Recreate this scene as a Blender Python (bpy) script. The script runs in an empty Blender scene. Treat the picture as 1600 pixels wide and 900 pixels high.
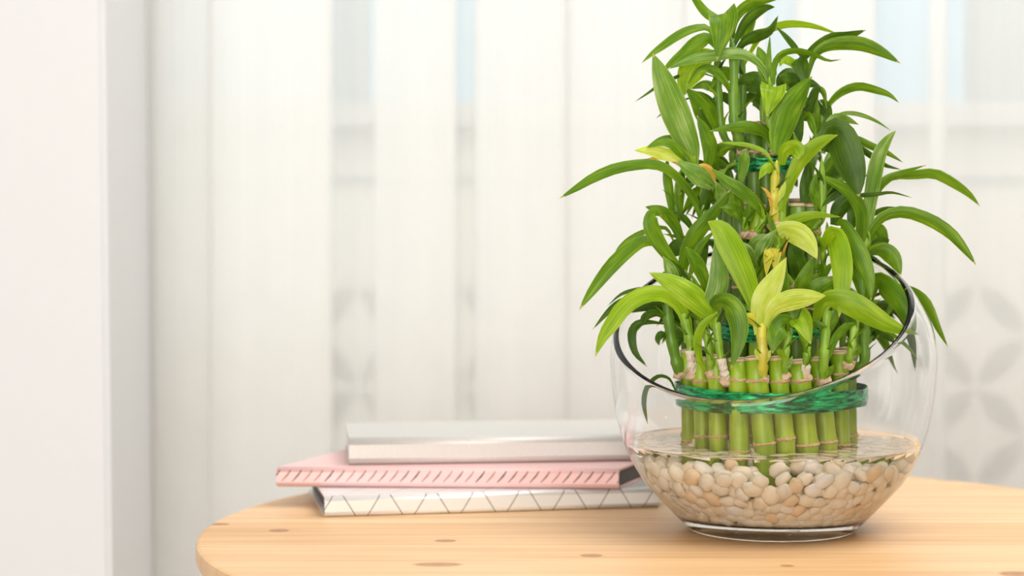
import bpy, bmesh, math, random
import numpy as np
from mathutils import Vector, Matrix, noise

random.seed(7)
np.random.seed(7)
SC = bpy.context.scene
COL = SC.collection

# ------------------------------------------------------------------ camera
F = 3000.0            # focal length in pixels of the 1600 px wide frame
HC = 0.21             # camera height above the table top
PITCH = math.atan(105.0 / F)
cam_d = bpy.data.cameras.new('camera')
cam = bpy.data.objects.new('camera', cam_d)
COL.objects.link(cam)
cam.location = (0, 0, HC)
cam.rotation_euler = (math.pi / 2 - PITCH, 0, 0)
cam_d.sensor_width = 36.0
cam_d.lens = F * 36.0 / 1600.0
cam_d.clip_start = 0.02
cam_d.dof.use_dof = True
cam_d.dof.focus_distance = 1.255
cam_d.dof.aperture_fstop = 4.5
SC.camera = cam

# ------------------------------------------------------------------ world, lights, exposure
w = bpy.data.worlds.new('sky')
SC.world = w
w.use_nodes = True
wn = w.node_tree
bg = wn.nodes['Background']
bg.inputs[0].default_value = (0.60, 0.86, 1.0, 1)
bg.inputs[1].default_value = 1.0


def area(name, loc, target, sx, sy, power, col):
    d = bpy.data.lights.new(name, 'AREA')
    d.shape = 'RECTANGLE'
    d.size, d.size_y = sx, sy
    d.energy = power
    d.color = col
    o = bpy.data.objects.new(name, d)
    o.location = loc
    o.rotation_euler = (Vector(target) - Vector(loc)).to_track_quat('-Z', 'Y').to_euler()
    COL.objects.link(o)
    return o


area('room_window_light', (-0.75, -1.75, 0.50), (0.15, 1.35, 0.10), 2.2, 1.6, 74, (1.0, 0.975, 0.94))
area('overhead_fill', (0.85, 0.75, 1.72), (0.8, 0.85, 0), 1.3, 1.3, 38, (1.0, 0.965, 0.92))  # unseen overhead fill, added to brighten the curtain and the reveal
area('daylight', (0.4, 3.4, 2.0), (0.3, 1.9, 0.2), 4.4, 2.2, 222, (1.0, 0.985, 0.96))

vs = SC.view_settings
vs.view_transform = 'Standard'
vs.look = 'None'
vs.exposure = -0.11
vs.gamma = 1.0
vs.use_curve_mapping = False
SC.cycles.use_denoising = True
SC.cycles.use_adaptive_sampling = True
SC.cycles.adaptive_threshold = 0.015
SC.cycles.max_bounces = 14
SC.cycles.transmission_bounces = 12
SC.cycles.transparent_max_bounces = 24
SC.cycles.sample_clamp_indirect = 25.0

# ------------------------------------------------------------------ helpers
CP, SP = math.cos(PITCH), math.sin(PITCH)


def ray(x, y):
    X = (x - 800) / F
    Z = (450 - y) / F
    return Vector((X, CP + Z * SP, -SP + Z * CP))


def at(x, y, Y):
    """the place at depth Y that the photograph shows at pixel x, y"""
    d = ray(x, y)
    return Vector((0, 0, HC)) + d * (Y / d.y)


def on_z(x, y, z=0.0):
    d = ray(x, y)
    return Vector((0, 0, HC)) + d * ((z - HC) / d.z)


BX, BY = 0.1766, 1.3013          # bowl axis on the table
S = BY / F                        # metres per pixel at the bowl


def at_d(x, y, d):
    return at(x, y, BY + d * S)


def props(o, label=None, cat=None, group=None, kind=None):
    if label: o['label'] = label
    if cat: o['category'] = cat
    if group: o['group'] = group
    if kind: o['kind'] = kind
    return o


def link(name, me, mat=None, parent=None):
    o = bpy.data.objects.new(name, me)
    COL.objects.link(o)
    if mat and me is not None and len(me.materials) == 0:
        me.materials.append(mat)
    if parent is not None:
        o.parent = parent
        o.matrix_parent_inverse = Matrix.Translation(-parent_origin(parent))
    return o


def parent_origin(p):
    v = Vector((0, 0, 0))
    while p is not None:
        v += p.location
        p = None
    return v


def empty(name, loc):
    o = bpy.data.objects.new(name, None)
    o.empty_display_size = 0.02
    o.location = loc
    COL.objects.link(o)
    return o


def mesh(name, verts, faces, smooth=True, uvs=None):
    me = bpy.data.meshes.new(name)
    me.from_pydata([tuple(v) for v in verts], [], faces)
    if smooth:
        me.polygons.foreach_set('use_smooth', [True] * len(me.polygons))
    if uvs is not None:
        ul = me.uv_layers.new(name='UVMap')
        for p in me.polygons:
            for li in p.loop_indices:
                ul.data[li].uv = uvs[me.loops[li].vertex_index]
    me.update()
    return me


def bm_mesh(name, bm, smooth=False):
    me = bpy.data.meshes.new(name)
    bmesh.ops.recalc_face_normals(bm, faces=bm.faces)
    bm.to_mesh(me)
    bm.free()
    if smooth:
        me.polygons.foreach_set('use_smooth', [True] * len(me.polygons))
    return me


def box_bm(x0, x1, y0, y1, z0, z1, bevel=0.0, seg=2):
    bm = bmesh.new()
    bmesh.ops.create_cube(bm, size=1)
    for v in bm.verts:
        v.co = ((x0 + x1) / 2 + v.co.x * (x1 - x0), (y0 + y1) / 2 + v.co.y * (y1 - y0), (z0 + z1) / 2 + v.co.z * (z1 - z0))
    if bevel:
        bmesh.ops.bevel(bm, geom=list(bm.edges), offset=bevel, segments=seg, affect='EDGES', profile=0.5)
    return bm


# ---- node material helper
class NM:
    def __init__(s, name):
        s.m = bpy.data.materials.new(name)
        s.m.use_nodes = True
        s.t = s.m.node_tree
        s.b = s.t.nodes['Principled BSDF']
        s.out = s.t.nodes['Material Output']

    def n(s, typ, **kw):
        nd = s.t.nodes.new(typ)
        for k, v in kw.items():
            setattr(nd, k, v)
        return nd

    def l(s, a, b):
        s.t.links.new(a, b)

    def math(s, op, a, b=None, c=None, clamp=False):
        nd = s.n('ShaderNodeMath', operation=op, use_clamp=clamp)
        for i, v in enumerate((a, b, c)):
            if v is None: continue
            if isinstance(v, (int, float)): nd.inputs[i].default_value = v
            else: s.l(v, nd.inputs[i])
        return nd.outputs[0]

    def mix(s, fac, a, b, blend='MIX'):
        nd = s.n('ShaderNodeMix', data_type='RGBA', blend_type=blend)
        for i, v in ((0, fac), (6, a), (7, b)):
            if isinstance(v, (int, float)): nd.inputs[i].default_value = v
            elif isinstance(v, tuple): nd.inputs[i].default_value = v if len(v) == 4 else v + (1,)
            else: s.l(v, nd.inputs[i])
        return nd.outputs[2]

    def ramp(s, fac, stops):
        nd = s.n('ShaderNodeValToRGB')
        e = nd.color_ramp.elements
        while len(e) < len(stops): e.new(0.5)
        for i, (p, c) in enumerate(stops):
            e[i].position = p
            e[i].color = c if len(c) == 4 else tuple(c) + (1,)
        s.l(fac, nd.inputs[0])
        return nd.outputs[0]

    def coord(s, which='Object'):
        return s.n('ShaderNodeTexCoord').outputs[which]

    def mapping(s, v, scale=(1, 1, 1), rot=(0, 0, 0), loc=(0, 0, 0)):
        nd = s.n('ShaderNodeMapping')
        nd.inputs['Scale'].default_value = scale
        nd.inputs['Rotation'].default_value = rot
        nd.inputs['Location'].default_value = loc
        s.l(v, nd.inputs['Vector'])
        return nd.outputs[0]

    def noise(s, v, scale=5, detail=3, rough=0.5):
        nd = s.n('ShaderNodeTexNoise')
        nd.inputs['Scale'].default_value = scale
        nd.inputs['Detail'].default_value = detail
        nd.inputs['Roughness'].default_value = rough
        if v is not None: s.l(v, nd.inputs['Vector'])
        return nd.outputs[0]

    def sep(s, v):
        nd = s.n('ShaderNodeSeparateXYZ')
        s.l(v, nd.inputs[0])
        return nd.outputs

    def bump(s, h, strength=0.3, dist=0.001):
        nd = s.n('ShaderNodeBump')
        nd.inputs['Strength'].default_value = strength
        nd.inputs['Distance'].default_value = dist
        s.l(h, nd.inputs['Height'])
        return nd.outputs[0]

    def set(s, **kw):
        for k, v in kw.items():
            i = s.b.inputs[k.replace('_', ' ')]
            if isinstance(v, (int, float)): i.default_value = v
            elif isinstance(v, tuple): i.default_value = v if len(v) == 4 else v + (1,)
            else: s.l(v, i)
        return s


def plain(name, col, rough=0.6, var=0.04, scale=40, **kw):
    k = NM(name)
    nz = k.noise(k.coord(), scale, 3)
    c = k.mix(nz, tuple(max(0, x - var) for x in col), tuple(min(1, x + var) for x in col))
    k.set(Base_Color=c, Roughness=rough, **kw)
    return k.m


# ------------------------------------------------------------------ materials
M_WALL = plain('white_plaster', (0.765, 0.78, 0.795), 0.8, 0.01, 60)
M_ROOM = plain('room_paint', (0.55, 0.545, 0.535), 0.8, 0.01, 60)
M_FLOOR = plain('floor_boards', (0.42, 0.33, 0.25), 0.5, 0.05, 6)
M_FRAME = plain('window_frame_white', (0.80, 0.79, 0.77), 0.5, 0.01, 20)
M_STILE = plain('window_frame_grey', (0.55, 0.58, 0.59), 0.5, 0.01, 20)  # grey puts the shade on the stiles into their colour

k = NM('sheer_curtain_voile')
tr = k.n('ShaderNodeBsdfTransparent')
di = k.n('ShaderNodeBsdfDiffuse')
tl = k.n('ShaderNodeBsdfTranslucent')
xyz = k.sep(k.coord())
st = k.noise(k.mapping(k.coord('UV'), (900, 0.5, 1)), 1.0, 2)
c = k.mix(st, (0.955, 0.945, 0.925), (0.985, 0.98, 0.965))
k.l(c, di.inputs[0]); k.l(c, tl.inputs[0])
m1 = k.n('ShaderNodeMixShader'); m1.inputs[0].default_value = 0.6
k.l(di.outputs[0], m1.inputs[1]); k.l(tl.outputs[0], m1.inputs[2])
m2 = k.n('ShaderNodeMixShader')
k.l(k.math('MULTIPLY_ADD', st, 0.16, 0.56), m2.inputs[0])
k.l(tr.outputs[0], m2.inputs[1]); k.l(m1.outputs[0], m2.inputs[2])
k.l(m2.outputs[0], k.out.inputs[0])
M_CURTAIN = k.m

# patterned privacy film: rows of crossing leaf-shaped petals
k = NM('petal_print_film')
PER = 0.092
x_, y_, z_ = k.sep(k.coord())
q = 1 / math.sqrt(2) / PER
u = k.math('MULTIPLY', k.math('ADD', x_, z_), q)
v = k.math('MULTIPLY', k.math('SUBTRACT', x_, z_), q)
fu = k.math('FRACT', u); fv = k.math('FRACT', v)
cnt = None
for cx in (0, 1):
    for cy in (0, 1):
        du = k.math('SUBTRACT', fu, cx); dv = k.math('SUBTRACT', fv, cy)
        d2 = k.math('ADD', k.math('MULTIPLY', du, du), k.math('MULTIPLY', dv, dv))
        ins = k.math('LESS_THAN', d2, 0.45)
        cnt = ins if cnt is None else k.math('ADD', cnt, ins)
petal = k.math('GREATER_THAN', cnt, 1.5)
zmask = k.math('LESS_THAN', z_, 0.137)
pm = k.math('MULTIPLY', petal, zmask)
c = k.mix(pm, (0.88, 0.825, 0.765), (0.60, 0.56, 0.525))
k.set(Base_Color=c, Roughness=0.6)
tl = k.n('ShaderNodeBsdfTranslucent'); k.l(c, tl.inputs[0])
ms = k.n('ShaderNodeMixShader'); ms.inputs[0].default_value = 0.5
k.l(k.b.outputs[0], ms.inputs[1]); k.l(tl.outputs[0], ms.inputs[2]); k.l(ms.outputs[0], k.out.inputs[0])
M_FILM = k.m

# clear window pane
k = NM('clear_pane')
tr = k.n('ShaderNodeBsdfTransparent'); gl = k.n('ShaderNodeBsdfGlossy'); gl.inputs['Roughness'].default_value = 0.02
tr.inputs[0].default_value = (0.93, 0.97, 0.98, 1)
fr = k.n('ShaderNodeFresnel'); fr.inputs[0].default_value = 1.45
ms = k.n('ShaderNodeMixShader')
k.l(fr.outputs[0], ms.inputs[0]); k.l(tr.outputs[0], ms.inputs[1]); k.l(gl.outputs[0], ms.inputs[2]); k.l(ms.outputs[0], k.out.inputs[0])
M_PANE = k.m

# pine: grain along X, a tint for each stave, knots at fixed places
TX, TY, TR = 0.1282, 1.2993, 0.3388
KNOTS = [(436, 829, .007, 0.9), (696, 845, .0065, 1.0), (684, 882, .008, 1.7), (924, 868, .0065, 1.0), (342, 819, .006, 1.1), (1496, 749, .013, 1.2), (1590, 897, .010, 1.0), (1230, 884, .004, 1.0)]
k = NM('pine_wood')
co = k.coord()
rnd = k.n('ShaderNodeObjectInfo').outputs['Random']
cmb = k.n('ShaderNodeCombineXYZ'); k.l(k.math('MULTIPLY', rnd, 31.0), cmb.inputs[2])
add = k.n('ShaderNodeVectorMath', operation='ADD'); k.l(co, add.inputs[0]); k.l(cmb.outputs[0], add.inputs[1])
pc = add.outputs[0]
warp = k.noise(k.mapping(pc, (3, 14, 1)), 1.6, 2)
wv = k.n('ShaderNodeTexNoise'); wv.inputs['Scale'].default_value = 1.0; wv.inputs['Detail'].default_value = 4
k.l(k.mapping(pc, (5, 120, 1)), wv.inputs['Vector'])
fine = k.noise(k.mapping(pc, (22, 700, 1)), 1.0, 3)
kx, ky, _ = k.sep(co)
kn = None
for (px, py, r, el) in KNOTS:
    P = on_z(px, py)
    dx = k.math('DIVIDE', k.math('SUBTRACT', kx, P.x - TX), r * el)
    dy = k.math('DIVIDE', k.math('SUBTRACT', ky, P.y - TY), r * .8)
    d = k.math('SQRT', k.math('ADD', k.math('MULTIPLY', dx, dx), k.math('MULTIPLY', dy, dy)))
    kn = d if kn is None else k.math('MINIMUM', kn, d)
base = k.ramp(k.math('ADD', k.math('MULTIPLY', wv.outputs[0], 0.6), k.math('MULTIPLY', warp, 0.45)),
              [(0.28, (0.84, 0.60, 0.345)), (0.5, (0.78, 0.51, 0.265)), (0.66, (0.67, 0.39, 0.18))])
base = k.mix(k.math('MULTIPLY', fine, 0.25), base, (0.74, 0.46, 0.23))
tint = k.ramp(rnd, [(0.0, (1.07, 1.09, 1.14)), (0.5, (0.99, 0.95, 0.90)), (1.0, (0.90, 0.80, 0.69))])
base = k.mix(1.0, base, tint, 'MULTIPLY')
ring = k.ramp(k.math('MULTIPLY', kn, 0.5), [(0.0, (0.42, 0.27, 0.18)), (0.28, (0.60, 0.44, 0.32)), (0.45, (0.45, 0.29, 0.19)), (0.62, (1, 1, 1))])
kmask = k.math('LESS_THAN', kn, 1.24)
base = k.mix(k.math('MULTIPLY', kmask, 0.85), base, k.mix(1.0, base, ring, 'MULTIPLY'))
k.set(Base_Color=base, Roughness=0.42, Specular_IOR_Level=0.35, Normal=k.bump(fine, 0.08, 0.0004))
M_PINE = k.m

# glass and water
k = NM('clear_glass')
k.set(Base_Color=(0.995, 0.997, 0.995), Roughness=0.0, IOR=1.47, Transmission_Weight=1.0)
M_GLASS = k.m
k = NM('water')
k.set(Base_Color=(0.998, 0.992, 0.975), Roughness=0.0, IOR=1.33, Transmission_Weight=1.0)
M_WATER = k.m
k = NM('water_against_glass')
k.set(Base_Color=(0.998, 0.992, 0.975), Roughness=0.0, IOR=1.33 / 1.47, Transmission_Weight=1.0)
M_WGLASS = k.m


PEB_COL = {'cream': (0.96, 0.86, 0.68), 'sand beige': (0.93, 0.79, 0.58), 'greyish beige': (0.90, 0.81, 0.67), 'white': (0.97, 0.94, 0.89), 'orange tan': (0.92, 0.66, 0.38)}


def pebble_mat(name, island):
    k = NM(name)
    if island:
        r = k.n('ShaderNodeNewGeometry').outputs['Random Per Island']
        st = [(i / 5.0, c) for i, c in enumerate([PEB_COL['cream'], PEB_COL['sand beige'], PEB_COL['greyish beige'], PEB_COL['cream'], PEB_COL['white'], PEB_COL['sand beige']])]
        c = k.ramp(r, st)
    else:
        oi = k.n('ShaderNodeObjectInfo')
        c = k.mix(k.math('MULTIPLY', oi.outputs['Random'], 0.3), oi.outputs['Color'], (0.84, 0.72, 0.54))
    n1 = k.noise(k.coord(), 260 if island else 1.6, 3)
    n2 = k.noise(k.mapping(k.coord(), (300, 900, 300) if island else (1.5, 5, 1.5), (0.4, 0.2, 0.8)), 1, 2)
    c = k.mix(k.math('MULTIPLY', n1, 0.16), c, (0.80, 0.62, 0.42))
    c = k.mix(k.math('MULTIPLY', n2, 0.25), c, (0.95, 0.88, 0.77))
    k.set(Base_Color=c, Roughness=0.55)
    return k.m


M_PEB = pebble_mat('river_pebble', False)
M_PEBS = pebble_mat('river_pebble_heap', True)


def leaf_mat(name, dark, mid, pale, trans):
    k = NM(name)
    uv = k.coord('UV')
    oi = k.n('ShaderNodeObjectInfo').outputs['Random']
    u_, v_, _ = k.sep(uv)
    cmb = k.n('ShaderNodeCombineXYZ')
    k.l(k.math('MULTIPLY', u_, 16.0), cmb.inputs[0]); k.l(k.math('MULTIPLY', v_, 1.3), cmb.inputs[1]); k.l(k.math('MULTIPLY', oi, 50.0), cmb.inputs[2])
    veins = k.noise(cmb.outputs[0], 1.6, 3)
    cmb2 = k.n('ShaderNodeCombineXYZ')
    k.l(k.math('MULTIPLY', u_, 2.0), cmb2.inputs[0]); k.l(k.math('MULTIPLY', v_, 3.0), cmb2.inputs[1]); k.l(k.math('MULTIPLY', oi, 80.0), cmb2.inputs[2])
    patch = k.noise(cmb2.outputs[0], 1.2, 2)
    c = k.ramp(k.math('ADD', k.math('MULTIPLY', veins, 0.55), k.math('MULTIPLY', patch, 0.45)), [(0.38, dark), (0.51, mid), (0.66, pale)])
    c = k.mix(k.math('MULTIPLY', oi, 0.35), c, mid)
    edge = k.math('GREATER_THAN', k.math('ABSOLUTE', k.math('SUBTRACT', u_, 0.5)), 0.475)
    c = k.mix(k.math('MULTIPLY', edge, 0.45), c, pale)
    tip = k.math('MULTIPLY', k.math('GREATER_THAN', v_, 0.965), 0.55)
    c = k.mix(tip, c, (0.62, 0.50, 0.16))
    k.set(Base_Color=c, Roughness=0.36, Specular_IOR_Level=0.28, Normal=k.bump(veins, 0.25, 0.0006))
    tl = k.n('ShaderNodeBsdfTranslucent')
    k.l(k.mix(1.0, c, (1.25, 1.12, 0.45), 'MULTIPLY'), tl.inputs[0])
    ms = k.n('ShaderNodeMixShader'); ms.inputs[0].default_value = trans
    k.l(k.b.outputs[0], ms.inputs[1]); k.l(tl.outputs[0], ms.inputs[2]); k.l(ms.outputs[0], k.out.inputs[0])
    return k.m


LEAF = {
    'g': leaf_mat('leaf_green', (0.062, 0.155, 0.004), (0.122, 0.255, 0.006), (0.27, 0.42, 0.03), 0.30),
    'd': leaf_mat('leaf_mature_shaded', (0.030, 0.080, 0.003), (0.056, 0.130, 0.004), (0.12, 0.22, 0.012), 0.26),  # older leaf green, with shade inside the plant put into the colour
    'b': leaf_mat('leaf_bright', (0.17, 0.33, 0.005), (0.27, 0.45, 0.009), (0.46, 0.62, 0.06), 0.34),
    'y': leaf_mat('leaf_young', (0.46, 0.60, 0.03), (0.64, 0.76, 0.11), (0.84, 0.90, 0.42), 0.34),
    'w': leaf_mat('leaf_pale_sheen', (0.08, 0.20, 0.014), (0.18, 0.33, 0.04), (0.48, 0.60, 0.26), 0.26),  # pale, glossy leaves; their sheen is put into the colour
    'l': leaf_mat('leaf_yellow', (0.55, 0.52, 0.02), (0.70, 0.62, 0.05), (0.80, 0.74, 0.18), 0.35),
    'o': leaf_mat('leaf_dry', (0.56, 0.30, 0.04), (0.70, 0.42, 0.06), (0.76, 0.54, 0.16), 0.25),
}


def stem_mat(name, a, b, c_, streak=60):
    k = NM(name)
    co = k.coord()
    oi = k.n('ShaderNodeObjectInfo').outputs['Random']
    n1 = k.noise(k.mapping(co, (260, 260, 12)), 1, 3)
    n2 = k.noise(co, streak, 3)
    c = k.ramp(k.math('ADD', k.math('MULTIPLY', n1, 0.5), k.math('MULTIPLY', n2, 0.5)), [(0.33, a), (0.5, b), (0.7, c_)])
    c = k.mix(k.math('MULTIPLY', oi, 0.4), c, b)
    k.set(Base_Color=c, Roughness=0.38, Normal=k.bump(n1, 0.15, 0.0006))
    return k.m


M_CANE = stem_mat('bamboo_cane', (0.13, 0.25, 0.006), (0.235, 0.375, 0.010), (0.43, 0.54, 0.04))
M_CANE2 = stem_mat('bamboo_cane_shaded', (0.045, 0.105, 0.008), (0.085, 0.17, 0.014), (0.16, 0.26, 0.03))  # darker copy of the cane, shade inside the bundle put into the colour
STEM = {'g': stem_mat('shoot_green', (0.12, 0.25, 0.012), (0.20, 0.36, 0.02), (0.34, 0.50, 0.07)),
        'd': stem_mat('shoot_dark', (0.07, 0.17, 0.010), (0.12, 0.25, 0.014), (0.18, 0.32, 0.03)),  # deeper green than the other shoots
        'y': stem_mat('shoot_yellow', (0.40, 0.42, 0.02), (0.56, 0.51, 0.05), (0.70, 0.62, 0.16)),
        'p': stem_mat('shoot_pale', (0.30, 0.42, 0.08), (0.48, 0.56, 0.18), (0.72, 0.70, 0.42))}
M_SCAR = plain('papery_scar', (0.50, 0.31, 0.17), 0.8, 0.16, 420)
M_CROWN = plain('papery_crown', (0.58, 0.41, 0.27), 0.8, 0.24, 420)
M_SHEATH = plain('papery_sheath', (0.72, 0.63, 0.52), 0.8, 0.14, 420)
M_CUT = plain('dried_cut', (0.62, 0.46, 0.29), 0.8, 0.10, 300)

k = NM('green_foil_ribbon')
nz = k.noise(k.mapping(k.coord(), (90, 90, 420)), 1.0, 3, 0.6)
c = k.ramp(nz, [(0.38, (0.0, 0.05, 0.014)), (0.5, (0.0, 0.21, 0.055)), (0.62, (0.02, 0.50, 0.16))])
k.set(Base_Color=c, Metallic=0.3, Roughness=0.2, Normal=k.bump(nz, 0.7, 0.002))
M_RIB = k.m

# ------------------------------------------------------------------ the room
FLZ = -0.72
struct = lambda name, me, mat: props(link(name, me, mat), kind='structure')
RX, RY0, RZ = 2.6, -2.4, 1.78
struct('floor', bm_mesh('floor', box_bm(-RX, RX, RY0, 2.62, FLZ - 0.05, FLZ)), M_FLOOR)
struct('ceiling', bm_mesh('ceiling', box_bm(-RX, RX, RY0, 2.62, RZ, RZ + 0.05)), M_WALL)
struct('wall_back', bm_mesh('wall_back', box_bm(-RX, RX, RY0 - 0.1, RY0, FLZ, RZ)), M_ROOM)
struct('wall_right', bm_mesh('wall_right', box_bm(RX, RX + 0.1, RY0, 2.62, FLZ, RZ)), M_ROOM)
struct('wall_far_left', bm_mesh('wall_far_left', box_bm(-RX - 0.1, -RX, RY0, 2.62, FLZ, RZ)), M_ROOM)

# white pier of wall on the left, its corner a little out of plumb, with the shaded reveal running to the curtain
PY = 1.70
bm = bmesh.new()
ct, cb = at(148, -300, PY), at(174, 900, PY)
sl = (cb.x - ct.x) / (cb.z - ct.z)
xe = lambda z: cb.x + sl * (z - cb.z)
vs_ = []
for z in (FLZ, RZ):
    e = xe(max(min(z, 0.6), -0.3))
    vs_.append([bm.verts.new((e, PY, z)), bm.verts.new((e - 0.004, 2.06, z)), bm.verts.new((-2.6, 2.06, z)), bm.verts.new((-2.6, PY, z))])
for i in range(4):
    j = (i + 1) % 4
    bm.faces.new((vs_[0][i], vs_[0][j], vs_[1][j], vs_[1][i]))
bm.faces.new(vs_[0]); bm.faces.new(vs_[1])
bmesh.ops.bevel(bm, geom=[e for e in bm.edges if abs(e.verts[0].co.z - e.verts[1].co.z) > 1 and e.verts[0].co.x > -1], offset=0.004, segments=2, affect='EDGES')
struct('wall_left', bm_mesh('wall_left', bm), M_WALL)

# window behind the curtain
WY = 2.42
wx = lambda px: (px - 800) / F * WY
wz = lambda py: at(800, py, WY).z
win = props(empty('window_1', (0.3, WY, FLZ)), kind='structure')


def wpart(name, bm, mat, label=None):
    o = link(name, bm_mesh(name, bm), mat, win)
    if label: o['label'] = label
    return o


stiles = [(-620, -530), (40, 110), (503, 577), (1100, 1150), (1512, 1600), (2050, 2120), (2600, 2690)]
for a, b in stiles:
    wpart('stile', box_bm(wx(a), wx(b), WY + 0.0, WY + 0.05, wz(163), 1.5, 0.003), M_STILE)
for (a, b), (c_, d_) in zip(stiles[:-1], stiles[1:]):
    wpart('pane', box_bm(wx(b), wx(c_), WY + 0.022, WY + 0.026, wz(163), 1.5), M_PANE, 'clear upper window pane')
wpart('transom', box_bm(wx(-620), wx(2690), WY - 0.02, WY + 0.05, wz(200), wz(160), 0.004), M_FRAME)
for a, b in zip(range(-620, 2690, 662), range(42, 2700, 662)):
    wpart('film_panel', box_bm(wx(a) + 0.002, wx(b) - 0.002, WY + 0.0, WY + 0.006, FLZ, wz(200)), M_FILM, 'frosted lower panel printed with grey petals')
wpart('rail', box_bm(wx(-620), wx(2690), WY - 0.012, WY - 0.001, wz(288), wz(276), 0.002), M_STILE)
struct('trim_1', bm_mesh('trim_1', box_bm(wx(-620), wx(2690), WY - 0.02, WY + 0.12, 1.5, RZ)), M_WALL)
struct('trim_2', bm_mesh('trim_2', box_bm(wx(2690), RX, WY - 0.02, WY + 0.12, FLZ, RZ)), M_WALL)

# sheer curtain: one long cloth laid in overlapping folds, single only in the gaps
CY = 1.905
folds = [(110, 240), (236, 326), (322, 512), (580, 706), (737, 882), (879, 1063), (1060, 1188), (1243, 1362), (1455, 1474), (1606, 1760), (1800, 1960), (2020, 2200), (2260, 2420)]
cx = lambda px: (px - 800) / F * CY
path = []
for i, (a, b) in enumerate(folds):
    a_, b_ = cx(a), cx(b)
    path += [(a_, CY), (b_, CY + 0.003), (b_ + 0.001, CY + 0.013), (b_ - 0.003, CY + 0.018), (a_ + 0.003, CY + 0.022), (a_ - 0.001, CY + 0.028), (a_ + 0.003, CY + 0.034), (b_, CY + 0.036)]
pl = [Vector((p[0], p[1], 0)) for p in path]
fine_p = []
for a, b in zip(pl[:-1], pl[1:]):
    n = max(1, int((b - a).length / 0.006))
    for j in range(n):
        fine_p.append(a.lerp(b, j / n))
fine_p.append(pl[-1])
verts, faces, uvs = [], [], []
zs = [FLZ + 0.02, -0.3, 0.0, 0.2, 0.5, 1.5]
arc = 0
for i, p in enumerate(fine_p):
    if i: arc += (p - fine_p[i - 1]).length
    for z in zs:
        wv_ = 0.0022 * math.sin(p.x * 61 + z * 0.5) + 0.0016 * math.sin(p.x * 143 + 1.3 - z * 0.8)
        verts.append((p.x + 0.004 * math.sin(z * 1.1 + i * 0.004), p.y + wv_, z)); uvs.append((arc, z))
nz_ = len(zs)
for i in range(len(fine_p) - 1):
    for j in range(nz_ - 1):
        faces.append((i * nz_ + j, (i + 1) * nz_ + j, (i + 1) * nz_ + j + 1, i * nz_ + j + 1))
props(link('sheer_curtain', mesh('sheer_curtain', verts, faces, True, uvs), M_CURTAIN),
      'white sheer voile curtain hanging in soft vertical folds before the window', 'curtain')

# ------------------------------------------------------------------ table
TABLE_PROFILE = [(0.0025, 0.0), (0.0006, -0.0009), (0.0, -0.003), (0.0, -0.0105), (0.001, -0.0125), (0.012, -0.022), (0.016, -0.024)]
table = props(empty('round_table', (TX, TY, FLZ)), 'round light pine wood table carrying the bowl and notebooks', 'table')
table_m = []
edges = [-TR + 0.0001]
yy = TY - TR
stave_px = [897, 872, 851, 834, 817, 803, 789, 777, 766, 757, 749]
cuts = sorted(on_z(900, p).y - TY for p in stave_px)
y0 = cuts[0]
front = []
while y0 - 0.036 > -TR + 0.01:
    y0 -= 0.036; front.append(y0)
cuts = [-TR + 0.0002] + sorted(front) + cuts
while cuts[-1] + 0.042 < TR - 0.01: cuts.append(cuts[-1] + 0.042)
cuts.append(TR - 0.0002)
for y0, y1 in zip(cuts[:-1], cuts[1:]):
    g = 0.00012
    n = max(4, int((y1 - y0) / 0.004))
    verts, faces = [], []
    K = len(TABLE_PROFILE)
    for i in range(n + 1):
        y = (y0 + g) + (y1 - y0 - 2 * g) * i / n
        L = []
        for off, z in TABLE_PROFILE:
            r = TR - off
            L.append((-math.sqrt(max(r * r - y * y, 1e-8)), y, z))
        R_ = [(-p[0], p[1], p[2]) for p in reversed(L)]
        verts += L + R_
    W = 2 * K
    for i in range(n):
        for j in range(W):
            j2 = (j + 1) % W
            faces.append((i * W + j, i * W + j2, (i + 1) * W + j2, (i + 1) * W + j))
    faces.append(tuple(range(W))); faces.append(tuple(n * W + j for j in reversed(range(W))))
    bm = bmesh.new()
    bv = [bm.verts.new(p) for p in verts]
    for f_ in faces: bm.faces.new([bv[a] for a in f_])
    me = bm_mesh('plank', bm)
    o = link('plank', me, M_PINE, None)
    o.parent = table
    o.location = (0, 0, -FLZ)
bm = bmesh.new()
bmesh.ops.create_cone(bm, cap_ends=True, segments=40, radius1=0.23, radius2=0.24, depth=0.05)
o = link('apron', bm_mesh('apron', bm), M_PINE); o.parent = table; o.location = (0, 0, -FLZ - 0.024 - 0.0255)
for a in range(4):
    bm = bmesh.new()
    bmesh.ops.create_cone(bm, cap_ends=True, segments=20, radius1=0.016, radius2=0.024, depth=-FLZ - 0.0745)
    o = link('leg', bm_mesh('leg', bm, True), M_PINE); o.parent = table
    o.location = (0.18 * math.cos(a * math.pi / 2 + .78), 0.18 * math.sin(a * math.pi / 2 + .78), (-FLZ - 0.0745) / 2)

# ------------------------------------------------------------------ glass bowl, cut on a slant
PROF = [(0.0, 0.0016), (0.048, 0.0012), (0.0535, 0.0), (0.0562, 0.0006), (0.0585, 0.0030), (0.0655, 0.0100), (0.0756, 0.0205), (0.0848, 0.0305), (0.0908, 0.0385), (0.0963, 0.0490),
        (0.1011, 0.0605), (0.1045, 0.0720), (0.1072, 0.0860), (0.1088, 0.0980), (0.1096, 0.1090)] + [(0.1098 * math.sqrt(1 - ((z - 0.1175) / 0.0878) ** 2), z) for z in (0.1175, .126, .134, .142, .150, .158, .165, .172, .178, .184, .189, .193, .1965, .199)]
RIM_A, RIM_X, RIM_Y = 0.1653, 0.248, 0.588
WALL = 0.0030
FLOOR_IN = 0.0125


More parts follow.
